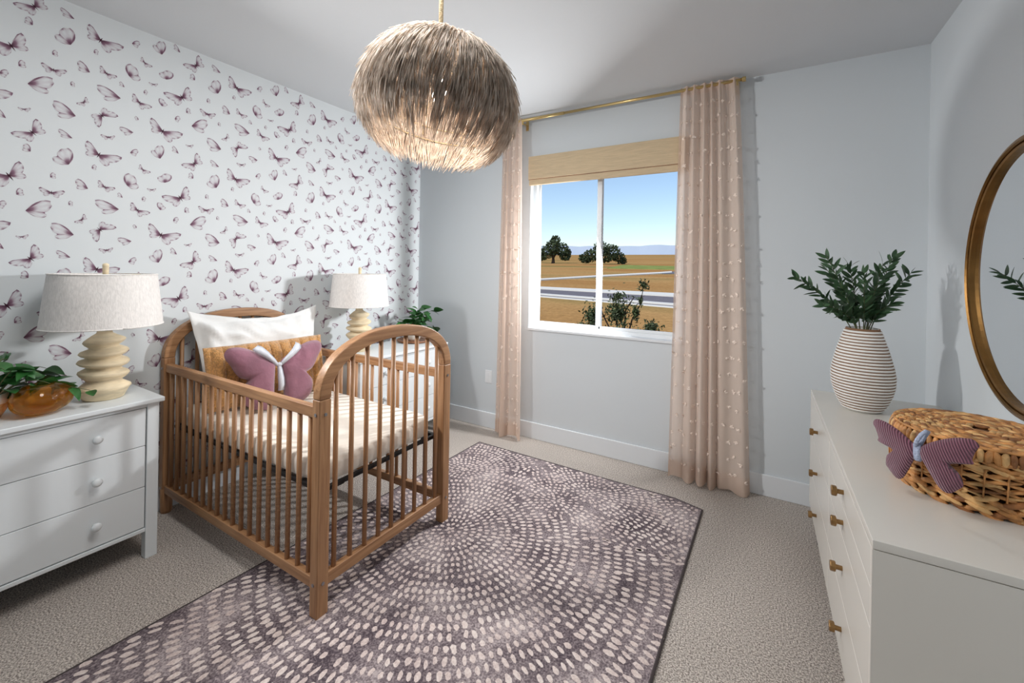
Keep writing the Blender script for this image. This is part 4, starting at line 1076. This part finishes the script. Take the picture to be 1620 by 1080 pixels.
def ornament():
    k = .00037
    # right wing outline measured about the waist of the butterfly (upper lobe and lower lobe)
    R = [(14, 40), (70, 92), (150, 140), (230, 170), (300, 176), (330, 140), (312, 104), (290, 40), (296, 10), (262, -2), (178, -26), (190, -60), (226, -92), (238, -150), (220, -180), (165, -232), (120, -222), (80, -160), (30, -60), (12, -30)]
    R = [(x * k * 1.0, z * k) for x, z in R]
    c = at(1452, 716, 'y', -1.612)
    root = thing('butterfly_ornament', 'plum corduroy butterfly hung by a blue loop on the basket', 'ornament', c)
    root.matrix_world = frame(c, math.radians(-24), math.radians(-6), math.radians(-4))
    Lw = [(-x * .98, z * 1.02) for x, z in R][::-1]
    for out, cx, sd, yaw in ((R, 110 * k, 0, .30), (Lw, -108 * k, 5, -.42)):
        o = wing_mesh(out, (cx, 4 * k), .030, 'wing', M['corduroy'], wr=.002, seed=sd, nr=8).build('wing', M['corduroy'], root, smooth=True, world=False)
        o.rotation_euler = (0, 0, yaw if cx < 0 else -yaw * .35)
    MB().lathe([(.0060, -.022), (.0095, -.016), (.0105, 0), (.0095, .016), (.0060, .022)], n=14).build('waist_band', M['cord_blue'], root, smooth=True, world=False)
    MB().tube([(-.004, -.006, .018), (.002, -.010, .036), (.010, -.004, .052), (.018, .008, .062), (.020, .020, .060), (.012, .018, .044), (.004, .004, .020)], .0052, 8).build('loop', M['cord_blue'], root, smooth=True, world=False)
ornament()

# ------------------------------------------------------------------ round mirror
def round_mirror():
    yc, zc, R = -1.127, 1.444, .478; xw = RW
    root = thing('round_mirror', 'round wall mirror in an antique gold frame', 'mirror', (xw, yc, zc))
    def ringloft(prof, name, mat, n=96):
        mb = MB(); rings = []
        for j in range(n + 1):
            a = 2 * PI * j / n; rings.append([(xw - d, yc + r * math.cos(a), zc + r * math.sin(a)) for r, d in prof])
        mb.loft(rings, False, False); return mb.build(name, mat, root, smooth=False, bevel=0)
    ringloft([(R, .001), (R, .040), (R - .012, .044), (R - .016, .038), (R - .016, .001)], 'outer_frame', M['mirror_gold'])
    ringloft([(R - .018, .001), (R - .018, .034), (R - .024, .037), (R - .031, .034), (R - .033, .022), (R - .033, .001)], 'inner_frame', M['mirror_gold'])
    mb = MB(); n = 96; mb.loft([[(xw - d, yc + (R - .030) * math.cos(2 * PI * j / n), zc + (R - .030) * math.sin(2 * PI * j / n)) for j in range(n)] for d in (.014, .020)])
    mb.build('mirror_glass', M['mirror'], root)
round_mirror()

# ------------------------------------------------------------------ raffia pendant
def pendant():
    r = np.random.default_rng(2); P = Vector((1.949, -1.988, 0)); zc = 2.060
    root = thing('pendant_lamp', 'shaggy raffia pendant lamp hanging from a jute cord', 'pendant lamp', (P.x, P.y, zc))
    MB().tube([(0, 0, RH - zc), (.002, 0, .45), (0, 0, .20)], .0085, 10).build('cord', M['jute'], root, smooth=True, world=False)
    MB().lathe([(.06, RH - zc), (.06, RH - zc - .02), (.02, RH - zc - .03)][::-1], n=24).build('ceiling_cup', M['jute'], root, smooth=True, world=False)
    # tilt of the shade: hangs a little low towards camera right
    right = Vector((math.cos(CAM['yaw']), math.sin(CAM['yaw']), 0)); fwd = Vector((-right.y, right.x, 0))
    TM = Matrix.Rotation(math.radians(9), 3, fwd) @ Matrix.Rotation(math.radians(-4), 3, right)
    cage = MB()
    def dome(th, R=.272, Hh=.235): return R * math.sin(th) ** .85, Hh * math.cos(th) if th < PI / 2 else .19 * math.cos(th)
    for deg in (12, 30, 50, 70, 90, 108):
        rr, zz = dome(math.radians(deg)); cage.tube([TM @ Vector((rr * math.cos(2 * PI * j / 36), rr * math.sin(2 * PI * j / 36), zz)) for j in range(37)], .003, 5)
    for k in range(10):
        a = 2 * PI * k / 10; cage.tube([TM @ Vector((dome(math.radians(d))[0] * math.cos(a), dome(math.radians(d))[0] * math.sin(a), dome(math.radians(d))[1])) for d in range(6, 109, 12)], .003, 5)
    cage.build('cage', M['jute'], root, smooth=True, world=False)
    fr = MB(); N = 5800
    for i in range(N):
        u = r.uniform(); th0 = math.radians(2 + 106 * u ** .85); az = r.uniform(0, 2 * PI)
        span = math.radians(r.uniform(30, 48)) if th0 > .25 else math.radians(r.uniform(34, 52)); lift = r.uniform(.004, .028); tw = r.normal() * .07; flare = r.uniform(0, .016)
        pts = []
        for k in range(5):
            t = k / 4; th = th0 + span * t; rr, zz = dome(th); n_r, n_z = math.sin(th), math.cos(th)
            off = .004 + lift * t + flare * t * t; rr2 = rr + n_r * off; z2 = zz + n_z * off * .8 - .020 * t * t
            a = az + tw * t; pts.append(TM @ Vector((rr2 * math.cos(a), rr2 * math.sin(a), z2)))
        w = r.uniform(.0017, .0030); fr.tube(pts, [w, w, w * .95, w * .8, w * .35], 3)
    tag(fr.build('raffia_fringe', M['raffia'], root, smooth=True, world=False), kind='stuff')
    MB().lathe([(.012, .03), (.016, .0), (.030, -.035), (.030, -.055), (.016, -.078), (.001, -.084)][::-1], (0, 0, .08), n=20).build('bulb', M['bulb'], root, smooth=True, world=False)
    MB().tube([(0, 0, .105), (0, 0, .22)], .018, 12).build('socket', M['dark_metal'], root, world=False)
    lp = lamp('pendant_bulb_light', 'POINT', (P.x, P.y, zc - .03), None, 7.5, (1.0, .88, .78), .035)
pendant()
